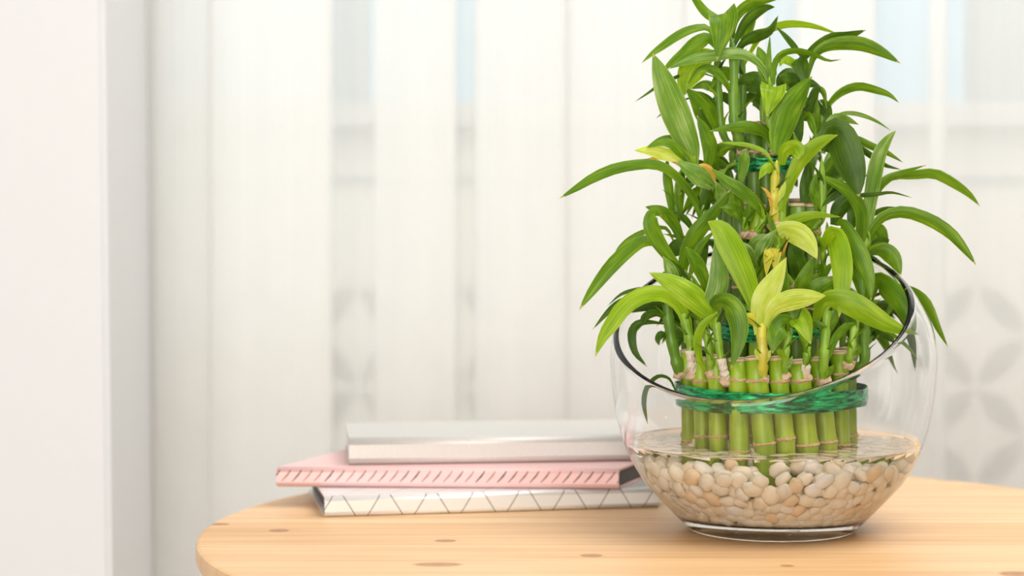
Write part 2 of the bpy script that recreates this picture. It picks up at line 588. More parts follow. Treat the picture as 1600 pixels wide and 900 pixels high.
def cr(pts, n):
    """Catmull-Rom through a list of tuples"""
    P = [np.array(p, float) for p in pts]
    P = [2 * P[0] - P[1]] + P + [2 * P[-1] - P[-2]]
    out = []
    m = len(P) - 3
    for i in range(n):
        t = i / (n - 1) * m
        k_ = min(int(t), m - 1)
        t -= k_
        a, b, c, d = P[k_:k_ + 4]
        out.append(0.5 * ((2 * b) + (c - a) * t + (2 * a - 5 * b + 4 * c - d) * t * t + (3 * b - a - 3 * c + d) * t ** 3))
    return out


prof_f = [PROF[0], PROF[1], PROF[2], PROF[3]] + [tuple(p) for p in cr(PROF[4:], 120)]
pz = np.array([p[1] for p in prof_f[4:]]); pr = np.array([p[0] for p in prof_f[4:]])
r_out = lambda z: float(np.interp(z, pz, pr))


def normal_out(z):
    e = 0.002
    dr = (r_out(z + e) - r_out(z - e)) / (2 * e)
    n = Vector((1, -dr)); n.normalize()
    return n


# inner profile: outer moved in along its normal
inz, inr = [], []
for z in np.linspace(0.0045, 0.1985, 140):
    n = normal_out(z)
    inz.append(z - n.y * WALL); inr.append(r_out(z) - n.x * WALL)
inz = np.array(inz); inr = np.array(inr)
r_in = lambda z: float(np.interp(z, inz, inr))


def cut_z(th, rf):
    z = 0.14
    for _ in range(80):
        r = rf(z)
        z = 0.6 * z + 0.4 * (RIM_A + RIM_X * r * math.cos(th) + RIM_Y * r * math.sin(th))
    return z


ZW = 0.0600
NT, NP = 128, 44
rows = []
for i in range(NT):
    th = 2 * math.pi * i / NT
    ctz, cti = cut_z(th, r_out), cut_z(th, r_in)
    row = [(p[0], p[1]) for p in prof_f[1:4]]
    for j in range(NP):
        t = j / (NP - 1)
        z = 0.0030 + (ctz - 0.0012 - 0.0030) * t
        row.append((r_out(z), z))
    # rounded lip
    ro, ri = r_out(ctz), r_in(cti)
    row += [(ro - 0.0005, ctz - 0.0002), (ro * .75 + ri * .25, ctz * .75 + cti * .25 + 0.0004), ((ro + ri) / 2, (ctz + cti) / 2 + 0.0006), (ro * .25 + ri * .75, ctz * .25 + cti * .75 + 0.0004), (ri + 0.0005, cti - 0.0002)]
    for j in range(NP):
        t = 1 - j / (NP - 1)
        z = FLOOR_IN + 0.004 + (cti - 0.0012 - FLOOR_IN - 0.004) * t
        row.append((r_in(z), z))
    rb = r_in(FLOOR_IN + 0.004)
    row += [(rb - 0.0022, FLOOR_IN + 0.0016), (rb - 0.0055, FLOOR_IN + 0.0003), (rb - 0.012, FLOOR_IN)]
    rows.append([(BX + r * math.cos(th), BY + r * math.sin(th), z) for r, z in row])
NR = len(rows[0])
verts = [p for row in rows for p in row]
faces = []
for i in range(NT):
    i2 = (i + 1) % NT
    for j in range(NR - 1):
        if j >= 8 + NP and max(rows[i][j][2], rows[i2][j][2], rows[i][j + 1][2]) < ZW - 0.0001:
            continue          # below the water line the water's own side is the boundary
        faces.append((i * NR + j, i2 * NR + j, i2 * NR + j + 1, i * NR + j + 1))
cb_ = len(verts); verts.append((BX, BY, PROF[0][1]))
for i in range(NT):
    i2 = (i + 1) % NT
    faces.append((cb_, i2 * NR, i * NR))
off = lambda vv: [(v[0] - BX, v[1] - BY, v[2]) for v in vv]
bowl = link('glass_bowl', mesh('glass_bowl', off(verts), faces), M_GLASS)
bowl.location = (BX, BY, 0.0)
props(bowl, 'clear round glass bowl with a slanted rim holding pebbles and bamboo', 'bowl')

# water: its side and floor are the boundary with the glass
rb_ = r_in(FLOOR_IN + 0.004)
rowsw = [(0.04, FLOOR_IN), (rb_ - 0.012, FLOOR_IN), (rb_ - 0.0055, FLOOR_IN + 0.0003), (rb_ - 0.0022, FLOOR_IN + 0.0016)]
for z in np.linspace(FLOOR_IN + 0.004, ZW + 0.0006, 30): rowsw.append((r_in(z) + (0.00004 if z > ZW else 0), z))
n_side = len(rowsw)
rowsw += [(r_in(ZW) - 0.0006, ZW + 0.0003), (r_in(ZW) - 0.002, ZW + 0.00005), (r_in(ZW) - 0.005, ZW), (0.045, ZW)]
verts, faces = [], []
NTW = 128
for i in range(NTW):
    th = 2 * math.pi * i / NTW
    verts += [(r * math.cos(th), r * math.sin(th), z) for r, z in rowsw]
n = len(rowsw)
for i in range(NTW):
    i2 = (i + 1) % NTW
    for j in range(n - 1): faces.append((i * n + j, i2 * n + j, i2 * n + j + 1, i * n + j + 1))
a_ = len(verts); verts.append((0, 0, FLOOR_IN)); b_ = len(verts); verts.append((0, 0, ZW))
for i in range(NTW):
    i2 = (i + 1) % NTW
    faces.append((a_, i2 * n, i * n)); faces.append((b_, i * n + n - 1, i2 * n + n - 1))
water = link('water', mesh('water', verts, faces), M_WATER)
water.location = (BX, BY, 0)
water.data.materials.append(M_WGLASS)
for p in water.data.polygons:
    zz_ = [water.data.vertices[v].co.z for v in p.vertices]
    p.material_index = 1 if min(zz_) < ZW - 0.0003 else 0
props(water, 'clear water filling the lower part of the glass bowl', 'water')

# ------------------------------------------------------------------ bamboo
plant = props(empty('lucky_bamboo', (BX, BY, 0.02)), 'three-tier lucky bamboo tower tied with green ribbons growing in the bowl', 'plant')
PO = Vector(plant.location)


def sub(name, me, mat, parent):
    """child with world-space vertices: mesh is moved to the plant's origin"""
    o = bpy.data.objects.new(name, me)
    COL.objects.link(o)
    if mat and not me.materials: me.materials.append(mat)
    o.parent = parent
    return o


def W2L(vv):
    return [Vector(v) - PO for v in vv]


def frame_axis(T):
    T = T.normalized()
    a = Vector((1, 0, 0)) if abs(T.x) < 0.8 else Vector((0, 1, 0))
    n1 = T.cross(a).normalized()
    return n1, T.cross(n1).normalized()


def tube(pts, rad, sides=12, cap=True):
    verts, faces = [], []
    n = len(pts)
    for i in range(n):
        T = (pts[min(i + 1, n - 1)] - pts[max(i - 1, 0)])
        n1, n2 = frame_axis(T)
        for j in range(sides):
            a = 2 * math.pi * j / sides
            verts.append(pts[i] + (n1 * math.cos(a) + n2 * math.sin(a)) * rad[i])
    for i in range(n - 1):
        for j in range(sides):
            j2 = (j + 1) % sides
            faces.append((i * sides + j, i * sides + j2, (i + 1) * sides + j2, (i + 1) * sides + j))
    if cap:
        faces.append(tuple(reversed(range(sides)))); faces.append(tuple((n - 1) * sides + j for j in range(sides)))
    return verts, faces


CANES = []        # (bottom, top, radius) in world space, for keeping pebbles out


def cane(b, t, r, nodes, mat, ntop=0.012):
    """one cut cane from b to t with scar rings at the given fractions"""
    b, t = Vector(b), Vector(t)
    L = (t - b).length
    fr = [0, 1]
    for f_ in nodes:
        fr += [f_ - 0.004 / L, f_ - 0.0012 / L, f_ + 0.0012 / L, f_ + 0.004 / L]
    fr = sorted(x for x in fr if 0 <= x <= 1)
    bow = Vector((random.uniform(-1, 1), random.uniform(-1, 1), 0)) * 0.0012
    pts, rad = [], []
    for f_ in fr:
        near = min([abs(f_ - q) * L for q in nodes] + [1])
        pts.append(b.lerp(t, f_) + bow * math.sin(math.pi * f_))
        rad.append(r * (1.055 if near < 0.002 else 0.985 if near < 0.005 else 1.0))
    # open cut: rim, then a shallow hollow
    v, f_ = tube(pts, rad, 16, True)
    o = sub('cane', mesh('cane', W2L(v), f_, True), mat, plant)
    CANES.append((b, t, r))
    ax = (t - b).normalized()
    # dried cut end
    vv, ff = tube([t - ax * 0.0012, t + ax * 0.0004, t + ax * 0.0009, t - ax * 0.0003], [r * 1.03, r * 1.05, r * 0.86, r * 0.55], 16, True)
    sub('cut_end', mesh('cut_end', W2L(vv), ff, False), M_CUT, o)
    for q in nodes:
        c = b.lerp(t, q) + bow * math.sin(math.pi * q)
        n1, n2 = frame_axis(ax)
        vv, ff = [], []
        ns = 28
        for j in range(ns):
            a = 2 * math.pi * j / ns
            e = n1 * math.cos(a) + n2 * math.sin(a)
            jag = random.random()
            vv += [c + e * r * 1.03 - ax * (0.0006 + 0.0016 * jag * random.random()), c + e * r * (1.10 + 0.10 * jag) + ax * random.uniform(-.0006, .0004), c + e * r * 1.03 + ax * (0.0005 + 0.0012 * random.random())]
        for j in range(ns):
            j2 = (j + 1) % ns
            for q_ in range(3):
                q2 = (q_ + 1) % 3
                ff.append((j * 3 + q_, j2 * 3 + q_, j2 * 3 + q2, j * 3 + q2))
        sub('node_ring', mesh('node_ring', W2L(vv), ff, False), M_SCAR, o)
    return o


def crown(p, r, up=Vector((0, 0, 1)), parent=None):
    """papery bulge where a shoot leaves the cane"""
    bm = bmesh.new()
    bmesh.ops.create_icosphere(bm, subdivisions=2, radius=1)
    sd = random.random() * 50
    for v in bm.verts:
        nn = noise.noise(v.co * 2.2 + Vector((sd, 0, 0))) * 0.35 + noise.noise(v.co * 6 + Vector((0, sd, 0))) * 0.22
        v.co = v.co * (1 + nn)
        v.co.z *= 0.8
        v.co = v.co * r + p - PO
    return sub('crown', bm_mesh('crown', bm, False), M_CROWN, parent)


# --- tier one: a ring of short canes; x of the ones in front as photographed (x top, x bottom, y top, width, depth sign)
tier1 = [(1074, 1077, 548, 22, 0.05), (1094, 1098, 560, 25, -1), (1119, 1123, 556, 28, -1), (1153, 1156, 561, 31, -1), (1180, 1198, 558, 33, -1), (1213, 1226, 559, 29, -1),
         (1246, 1259, 564, 34, -1), (1278, 1293, 560, 30, -1), (1311, 1314, 550, 26, -1), (1327, 1331, 556, 22, -0.3)]
RC = 126
for xt, xb, yt, wpx, sg in tier1:
    dxx = max(-1, min(1, (xb - 1203) / RC))
    d = -RC * math.sqrt(max(0, 1 - dxx * dxx)) * (1 if sg < 0 else -.2)
    T_ = at_d(xt, yt, d); B_ = at_d(xb, 705, d)
    ax = (T_ - B_).normalized()
    B2 = B_ - ax * ((B_.z - 0.016) / ax.z)
    r = wpx * S / 2
    Lw = (T_ - B2).length
    node_hi = 1 - (0.0125 + random.uniform(0, 0.003)) / Lw
    cane(B2, T_, r, [node_hi, random.choice([0.42, 0.47, 0.50])], M_CANE)
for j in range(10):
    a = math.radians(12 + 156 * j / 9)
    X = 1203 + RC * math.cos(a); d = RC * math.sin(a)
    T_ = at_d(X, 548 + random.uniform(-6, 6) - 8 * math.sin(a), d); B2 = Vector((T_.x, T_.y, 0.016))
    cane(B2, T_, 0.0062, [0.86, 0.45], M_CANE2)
# --- tier two
RC2 = 66
for j in range(13):
    a = math.radians(-90 + 360 * j / 13 + 9)
    X = 1205 + RC2 * math.cos(a); d = RC2 * math.sin(a)
    yt = 318 + random.uniform(-3, 5) if math.sin(a) < 0.6 else 312
    T_ = at_d(X, yt, d); B2 = Vector((T_.x + random.uniform(-.001, .001), T_.y, 0.016))
    zz = lambda py: (at_d(X, py, d).z - 0.016) / (T_.z - 0.016)
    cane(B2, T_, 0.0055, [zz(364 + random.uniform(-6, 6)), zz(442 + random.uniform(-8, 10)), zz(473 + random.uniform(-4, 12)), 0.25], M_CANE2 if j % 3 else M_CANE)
# --- tier three
for j, (X, d, yt, rr) in enumerate([(1179, -26, 193, 0.0053), (1199, -30, 199, 0.0045), (1221, -18, 196, .0048), (1163, 2, 197, .0048), (1185, 14, 192, 0.005), (1208, 16, 195, 0.0048)]):
    T_ = at_d(X, yt, d); B2 = Vector((T_.x, T_.y, 0.016))
    zz = lambda py: (at_d(X, py, d).z - 0.016) / (T_.z - 0.016)
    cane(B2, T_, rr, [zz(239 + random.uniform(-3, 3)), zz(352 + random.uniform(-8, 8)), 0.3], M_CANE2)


def ribbon(X, y, R, h, name='ribbon'):
    """several turns of crinkled foil around a bundle"""
    verts, faces = [], []
    c = at_d(X, y, 0)
    ns = 72
    for turn in range(4):
        b = len(verts)
        ph = random.uniform(0, 6)
        for j in range(ns):
            a = 2 * math.pi * j / ns
            tilt = 0.0012 * math.sin(a + ph) + (turn - 1.5) * h * 0.13
            rr = R + 0.0004 * turn + 0.0005 * noise.noise(Vector((math.cos(a) * 4, math.sin(a) * 4, turn * 3.1)))
            hh = h * (0.30 + 0.06 * math.sin(3 * a + ph))
            for t_, bul in ((-1, 0), (-.5, .00025), (0.1, -.0002), (.6, .0003), (1, 0)):
                verts.append((c.x + (rr + bul) * math.cos(a), c.y + (rr + bul) * math.sin(a), c.z + tilt + t_ * hh))
            for t_ in (1, -1):
                verts.append((c.x + (rr - .0004) * math.cos(a), c.y + (rr - .0004) * math.sin(a), c.z + tilt + t_ * hh))
        m_ = 7
        for j in range(ns):
            j2 = (j + 1) % ns
            for q_ in range(m_):
                q2 = (q_ + 1) % m_
                faces.append((b + j * m_ + q_, b + j2 * m_ + q_, b + j2 * m_ + q2, b + j * m_ + q2))
    return sub('ribbon', mesh('ribbon', W2L(verts), faces, False), M_RIB, plant)


ribbon(1204, 616, (RC + 22) * S, 30 * S)['label'] = 'shiny green foil ribbon round the lowest tier'
ribbon(1205, 517, (RC2 + 17) * S, 22 * S)['label'] = 'shiny green foil ribbon round the middle tier'
ribbon(1192, 260, 43 * S, 20 * S)['label'] = 'shiny green foil ribbon round the top tier'

# --- shoots: stems that climb from a node; leaves hang on them
SHOOTS = []


def shoot(tone, w0, w1, pts, crown_r=0.0):
    P = [at_d(*p) for p in pts]
    c = [Vector(q) for q in cr([tuple(p) for p in P], 5 * len(P))]
    n = len(c)
    rad = []
    for i in range(n):
        t = i / (n - 1)
        wob = 0.90 + 0.24 * ((i % 5) / 4.0)
        end = 1.0 if t < 0.86 else max(0.12, 1 - (t - 0.86) / 0.16)
        rad.append((w0 + (w1 - w0) * t) * S / 2 * wob * end)
    v, f_ = tube(c, rad, 10)
    o = sub('shoot', mesh('shoot', W2L(v), f_, True), STEM['g' if tone == 'p' else tone], plant)
    SHOOTS.append((o, c))
    if tone == 'p':
        m_ = int(n * 0.42)
        v, f_ = tube(c[:m_], [rad[i] * (1.22 - 0.1 * i / m_) + 0.0005 * noise.noise(c[i] * 600) for i in range(m_)], 10)
        v = [p + Vector((noise.noise(p * 500), noise.noise(p * 500 + Vector((9, 0, 0))), noise.noise(p * 500 + Vector((0, 9, 0))))) * 0.0007 for p in v]
        sub('sheath', mesh('sheath', W2L(v), f_, False), M_SHEATH, o)
    if crown_r:
        crown(P[0], crown_r * 1.25 * S, parent=o)
    return o


VIEW0 = Vector((0, 0, HC))


def leaf(tone, wpx, roll, pts, pk=0.46, b0=0.30, twist=0.0, cup=0.22, parent=None):
    P = [tuple(at_d(*p)) for p in pts]
    n = 16
    c = [Vector(q) for q in cr(P, n)]
    verts, uvs, faces = [], [], []
    prev = None
    sd = random.random() * 100
    for i in range(n):
        t = i / (n - 1)
        T = (c[min(i + 1, n - 1)] - c[max(i - 1, 0)]).normalized()
        V = (c[i] - VIEW0).normalized()
        Wd = T.cross(V)
        if Wd.length < 0.25 and prev is not None:
            Wd = Wd + prev * 0.5
        Wd.normalize()
        if prev is not None:
            if Wd.dot(prev) < 0: Wd = -Wd
            Wd = (Wd * 0.65 + prev * 0.35).normalized()
        prev = Wd.copy()
        rl = math.radians(roll + twist * (t - 0.4))
        Wr = Matrix.Rotation(rl, 3, T) @ Wd
        Wr = (Wr - T * Wr.dot(T)).normalized()
        N = Wr.cross(T).normalized()
        if t < pk:
            s = b0 + (1 - b0) * math.sin(math.pi / 2 * t / pk) ** 1.3
        else:
            q = (t - pk) / (1 - pk)
            s = max(0.0, 1 - q ** 2.0) ** 0.92 * (1 - 0.12 * q)
        hw = wpx * S * 0.5 * s / max(math.cos(math.radians(roll)), 0.4)
        hw = max(hw, 0.00012)
        for jx, u in enumerate((-1, -.52, 0, .52, 1)):
            ripple = 0.10 * hw * noise.noise(Vector((t * 5 + sd, u * 1.2, sd)))
            lift = cup * hw * (abs(u) ** 1.4) + ripple
            verts.append(c[i] + Wr * (u * hw) + N * lift)
            uvs.append(((u + 1) / 2, t))
    for i in range(n - 1):
        for j in range(4):
            faces.append((i * 5 + j, i * 5 + j + 1, (i + 1) * 5 + j + 1, (i + 1) * 5 + j))
    if parent is None:
        best = None
        for o, cc in SHOOTS:
            dd = min((q - c[0]).length for q in cc)
            if best is None or dd < best[0]: best = (dd, o)
        parent = best[1]
    return sub('leaf', mesh('leaf', W2L(verts), faces, True, uvs), LEAF[tone], parent)


def sheath_blade(parent, c, f0, side, rs):
    """pointed leaf base clasping the stem"""
    i0 = int(f0 * (len(c) - 1))
    p0 = c[i0]
    up = (c[min(i0 + 3, len(c) - 1)] - c[max(i0 - 1, 0)]).normalized()
    out_ = Vector((side, -0.55, 0)).normalized()
    ln = rs.uniform(24, 40) * S
    verts, uvs, faces = [], [], []
    n = 9
    for i in range(n):
        t = i / (n - 1)
        cc = p0 + up * ln * t + out_ * (0.0018 + 0.0085 * t ** 2.2)
        wd = out_.cross(up).normalized()
        hw = rs.uniform(0.95, 1.0) * 0.0030 * (1 - t ** 1.7) + 0.0001
        for u in (-1, -.5, 0, .5, 1):
            verts.append(cc + wd * hw * u - out_ * hw * 0.55 * u * u)
            uvs.append(((u + 1) / 2, t * 0.9))
    for i in range(n - 1):
        for j in range(4):
            faces.append((i * 5 + j, i * 5 + j + 1, (i + 1) * 5 + j + 1, (i + 1) * 5 + j))
    sub('leaf', mesh('leaf', W2L(verts), faces, True, uvs), LEAF[rs.choice('gggbd')], parent)


# stems (tone, width at base, width at top, pixel path with depth, crown size)
# top tier
shoot('d', 18, 13, [(1163, 236, -22), (1150, 205, -34), (1146, 160, -34), (1147, 100, -30), (1142, 55, -26)], 9)
shoot('d', 13, 11, [(1160, 242, 4), (1132, 215, 0), (1124, 165, 0), (1122, 110, 4), (1118, 60, 6)], 7)
shoot('d', 14, 11, [(1172, 240, 10), (1160, 200, 20), (1161, 140, 24), (1158, 70, 22)], 6)
shoot('g', 13, 9, [(1205, 238, -32), (1203, 205, -40), (1203, 160, -40), (1202, 118, -40)], 7)
shoot('d', 13, 10, [(1222, 240, -10), (1246, 205, -8), (1252, 150, -6), (1254, 90, -6)], 7)
shoot('d', 12, 9, [(1224, 244, 14), (1268, 225, 22), (1283, 190, 24), (1288, 160, 24)], 6)
shoot('g', 10, 8, [(1160, 248, -8), (1100, 285, -30), (1086, 262, -40), (1084, 240, -42)])
# middle tier
shoot('y', 15, 13, [(1210, 352, -78), (1209, 320, -84), (1211, 285, -86), (1214, 250, -84)], 9)
shoot('g', 13, 10, [(1253, 362, -50), (1282, 345, -56), (1284, 300, -58), (1284, 245, -56)], 9)
shoot('g', 15, 11, [(1270, 372, -8), (1330, 398, -20), (1352, 385, -22), (1356, 345, -20)], 7)
shoot('d', 13, 10, [(1142, 372, -20), (1104, 350, -36), (1099, 310, -38), (1100, 278, -36)], 8)
shoot('d', 11, 9, [(1140, 380, 10), (1066, 372, 6), (1058, 330, 4), (1054, 300, 4)], 6)
shoot('g', 12, 9, [(1166, 366, -62), (1164, 345, -72), (1166, 325, -74)], 8)
shoot('g', 12, 10, [(1180, 368, -70), (1190, 350, -80), (1196, 330, -80)], 8)
shoot('g', 11, 8, [(1240, 446, -68), (1220, 420, -84), (1216, 390, -88), (1217, 360, -88)], 7)
shoot('g', 11, 8, [(1180, 446, -70), (1183, 425, -84), (1184, 405, -86)], 5)
shoot('g', 10, 8, [(1262, 440, -50), (1284, 425, -66), (1286, 400, -70), (1288, 375, -70)], 6)
# lowest tier, left to right
shoot('d', 19, 15, [(1063, 586, -4), (1054, 553, -8), (1046, 510, -10), (1043, 470, -8), (1046, 440, -8)], 9)
shoot('p', 11, 15, [(1085, 586, -66), (1079, 560, -84), (1078, 535, -86), (1072, 508, -84), (1064, 482, -80)], 10)
shoot('g', 12, 11, [(1111, 582, -100), (1109, 555, -116), (1104, 525, -116), (1100, 495, -112)], 8)
shoot('p', 10, 14, [(1136, 596, -116), (1130, 575, -132), (1124, 545, -132), (1120, 512, -128), (1118, 490, -126)], 9)
shoot('g', 12, 10, [(1120, 560, -60), (1092, 500, -70), (1078, 450, -70), (1070, 420, -66)])
shoot('y', 15, 18, [(1191, 592, -132), (1192, 560, -148), (1191, 530, -148), (1190, 500, -146)], 9)
shoot('g', 11, 12, [(1226, 588, -130), (1227, 560, -146), (1231, 530, -144), (1236, 510, -140)], 8)
shoot('p', 11, 11, [(1258, 590, -120), (1260, 560, -136), (1263, 535, -136)], 9)
shoot('g', 15, 14, [(1287, 596, -98), (1287, 565, -116), (1289, 530, -114), (1292, 495, -108), (1296, 470, -104)], 10)
shoot('g', 13, 12, [(1324, 570, -66), (1330, 548, -80), (1334, 520, -80), (1340, 490, -76)], 9)
shoot('d', 17, 15, [(1333, 582, -10), (1350, 566, -26), (1350, 530, -26), (1354, 495, -24), (1356, 460, -22)])
shoot('g', 10, 9, [(1313, 565, 40), (1372, 520, 30), (1392, 480, 24), (1398, 465, 20)])

rs = random.Random(4)
for so, sc_ in list(SHOOTS):
    m_ = len(sc_)
    for q_, f0 in enumerate((0.30, 0.52, 0.74)):
        sheath_blade(so, sc_, f0, 1 if (q_ + m_) % 2 else -1, rs)

# leaves as photographed: (tone, width, roll, path from base to tip), widths in pixels
L_ = leaf
# crown of the plant
L_('g', 15, 20, [(1143, 62, -28), (1128, 36, -26), (1104, 20, -26), (1086, -2, -30), (1076, -14, -34)])
L_('g', 45, 6, [(1138, 62, -28), (1134, 34, -34), (1131, 21, -48), (1130, 36, -60), (1127, 60, -64), (1120, 95, -66)], pk=.5, b0=.5)
L_('g', 17, 25, [(1143, 66, -26), (1150, 28, -24), (1170, 8, -20), (1192, 2, -18), (1222, -3, -16)])
L_('d', 18, 20, [(1147, 72, -20), (1160, 44, -14), (1177, 24, -8), (1196, 13, -4), (1211, 11, 0)])
L_('g', 15, 30, [(1158, 76, 20), (1170, 48, 22), (1183, 20, 24)], b0=.5)
L_('g', 14, 35, [(1122, 66, 4), (1106, 43, 0), (1080, 45, -4), (1056, 56, -8), (1034, 72, -12), (1018, 84, -14), (1002, 99, -18)])
L_('g', 24, 20, [(1122, 78, 2), (1109, 60, -2), (1090, 66, -8), (1070, 84, -12), (1050, 99, -14), (1036, 109, -16)])
L_('b', 42, 10, [(1120, 84, 8), (1104, 88, 4), (1086, 102, 0), (1073, 124, -4), (1066, 152, -6)], pk=.55)
L_('w', 18, 20, [(1202, 132, -40), (1192, 106, -42), (1172, 88, -46), (1146, 82, -50), (1118, 86, -52), (1090, 90, -54), (1066, 98, -56), (1042, 108, -58)], pk=.55)
L_('g', 14, 30, [(1146, 152, -36), (1134, 128, -42), (1120, 112, -46), (1104, 106, -48), (1088, 113, -50), (1072, 135, -52)])
L_('d', 19, 25, [(1148, 82, -28), (1166, 64, -24), (1184, 57, -22), (1204, 48, -20), (1216, 24, -18)])
L_('b', 12, 30, [(1160, 108, 22), (1174, 80, 20), (1190, 56, 18), (1212, 43, 16), (1238, 38, 14), (1274, 42, 12), (1314, 55, 10)], pk=.6)
L_('d', 10, 25, [(1254, 90, -8), (1244, 76, -12), (1229, 58, -14), (1212, 41, -16)])
L_('g', 11, 0, [(1202, 134, -40), (1201, 100, -42), (1203, 55, -42)], b0=.8, pk=.3)
L_('g', 10, 35, [(1207, 132, -40), (1211, 100, -36), (1224, 84, -34), (1246, 80, -32), (1270, 85, -30), (1294, 95, -28), (1314, 93, -26)], b0=.9, pk=.3)
L_('b', 40, 5, [(1206, 150, -44), (1208, 136, -52), (1208, 142, -62), (1204, 158, -66), (1198, 182, -68)], pk=.45, b0=.8)
L_('g', 42, 14, [(1212, 240, -80), (1218, 214, -72), (1230, 178, -66), (1248, 148, -62), (1269, 119, -58)], pk=.5)
L_('d', 19, 25, [(1254, 96, -6), (1270, 78, -2), (1296, 63, 2), (1322, 58, 4), (1353, 47, 6)], pk=.6)
L_('g', 23, 18, [(1262, 122, -8), (1272, 88, -10), (1290, 73, -14), (1318, 68, -18), (1348, 70, -22), (1378, 82, -26), (1407, 99, -30)], pk=.62, b0=.22)
L_('d', 26, 10, [(1254, 110, -6), (1246, 92, -14), (1250, 98, -24), (1254, 112, -28), (1258, 132, -30)], pk=.55, b0=.6)
L_('d', 26, 25, [(1252, 140, -4), (1238, 118, 0), (1222, 124, 4), (1214, 140, 8)])
L_('d', 22, 20, [(1252, 150, 0), (1242, 128, -16), (1230, 122, -24), (1218, 118, -30)])
L_('b', 14, 10, [(1252, 118, -10), (1238, 98, -18), (1224, 94, -24), (1218, 104, -28)])
L_('d', 22, 20, [(1204, 170, -20), (1188, 126, -4), (1168, 122, 6), (1152, 132, 12)])
L_('d', 28, 15, [(1204, 180, -10), (1196, 138, 6), (1176, 134, 16), (1156, 140, 22)])
L_('g', 22, 15, [(1202, 140, -30), (1196, 110, -26), (1190, 88, -24), (1184, 72, -22)], b0=.5)
L_('g', 14, 30, [(1288, 178, 22), (1300, 158, 18), (1318, 143, 14), (1342, 136, 10), (1370, 142, 6), (1390, 149, 2), (1405, 161, 0)], b0=.35)
L_('g', 11, 15, [(1276, 168, 22), (1276, 142, 18), (1286, 144, 12), (1292, 169, 8)])
L_('d', 14, 15, [(1262, 190, -6), (1268, 160, -10), (1276, 140, -14), (1284, 140, -16)], b0=.9)
L_('g', 14, 10, [(1278, 215, 20), (1276, 190, 16), (1276, 150, 12)])
L_('d', 14, 15, [(1288, 206, 22), (1294, 180, 20), (1290, 162, 18), (1280, 156, 16)], b0=.8)
L_('w', 7, 20, [(1300, 196, 10), (1310, 180, 6), (1330, 177, 4), (1352, 182, 2), (1372, 191, 0), (1392, 204, -2)])
L_('w', 15, 20, [(1286, 240, -56), (1292, 204, -54), (1304, 186, -52), (1322, 187, -50), (1342, 195, -48)], b0=.5, pk=.55)
L_('g', 12, 20, [(1252, 186, -8), (1262, 180, -24), (1270, 200, -34), (1276, 218, -38)], b0=.5)
# upper left
L_('w', 45, 12, [(1085, 258, -42), (1080, 232, -46), (1064, 194, -54), (1047, 152, -60), (1033, 116, -64), (1020, 83, -66)], pk=.5)
L_('g', 34, 20, [(1116, 204, -6), (1106, 180, -12), (1092, 158, -18), (1072, 138, -22)], pk=.4, b0=.5)
L_('d', 9, 20, [(1122, 176, 0), (1112, 158, -4), (1096, 147, -8), (1078, 143, -12)], b0=.8)
L_('g', 16, 20, [(1124, 150, 4), (1112, 136, 4), (1098, 132, 6), (1080, 139, 8)])
L_('d', 6, 20, [(1116, 120, 10), (1084, 112, 4), (1050, 123, 0), (1030, 133, -2), (1010, 147, -4), (992, 159, -6)])
L_('d', 5, 20, [(1085, 150, 10), (1060, 160, 6), (1040, 173, 4), (1025, 185, 2)])
L_('g', 24, 15, [(1106, 264, -40), (1110, 232, -46), (1102, 206, -50), (1089, 180, -52)], pk=.4, b0=.5)
L_('d', 20, 20, [(1120, 240, -10), (1108, 215, -20), (1098, 190, -24), (1094, 168, -26)])
L_('y', 20, 12, [(1080, 256, -36), (1062, 246, -40), (1040, 241, -44), (1016, 235, -46), (991, 235, -48)], pk=.55)
L_('g', 24, 20, [(1082, 262, -38), (1070, 238, -44), (1052, 222, -48), (1032, 221, -50), (1009, 231, -52)], pk=.35)
L_('o', 6, 20, [(1066, 262, -30), (1046, 249, -34), (1022, 247, -36), (996, 255, -38)])
L_('g', 17, 12, [(1098, 344, -38), (1087, 315, -44), (1066, 285, -50), (1043, 264, -54), (1018, 256, -58), (988, 258, -62), (958, 264, -66), (926, 278, -70), (897, 296, -74), (874, 310, -76)], pk=.68, b0=.62)
L_('g', 15, 10, [(1050, 335, 0), (1046, 300, -4), (1042, 270, -6), (1043, 246, -8)], b0=.5)
L_('g', 17, 10, [(1064, 342, 0), (1062, 308, -6), (1064, 280, -10), (1070, 254, -12)])
L_('w', 30, 25, [(1118, 292, -44), (1104, 280, -54), (1084, 268, -60), (1057, 251, -64)], pk=.5, b0=.5)
L_('o', 9, 10, [(1118, 286, -50), (1112, 268, -58), (1102, 259, -62), (1091, 257, -64)])
L_('g', 20, 14, [(1202, 348, -82), (1182, 318, -88), (1156, 296, -92), (1132, 280, -92), (1110, 262, -92)], pk=.5, b0=.55)
L_('d', 18, 15, [(1098, 346, -36), (1102, 318, -44), (1106, 298, -48), (1112, 286, -50)], b0=.8, pk=.4)
L_('g', 26, 15, [(1066, 432, -60), (1072, 400, -72), (1088, 366, -84), (1112, 336, -92), (1142, 295, -98)], pk=.5, b0=.45)
L_('w', 22, 15, [(1136, 330, -70), (1130, 310, -80), (1126, 296, -86), (1118, 284, -90)])
L_('g', 20, 15, [(1164, 346, -74), (1154, 320, -84), (1146, 304, -88), (1143, 290, -90)])
L_('g', 16, 20, [(1166, 348, -74), (1150, 332, -84), (1138, 326, -90), (1126, 324, -94)])
L_('g', 13, 10, [(1172, 346, -78), (1174, 322, -84), (1178, 300, -86)], b0=.5)
L_('d', 8, 10, [(1168, 338, -76), (1176, 318, -80), (1174, 296, -82)])
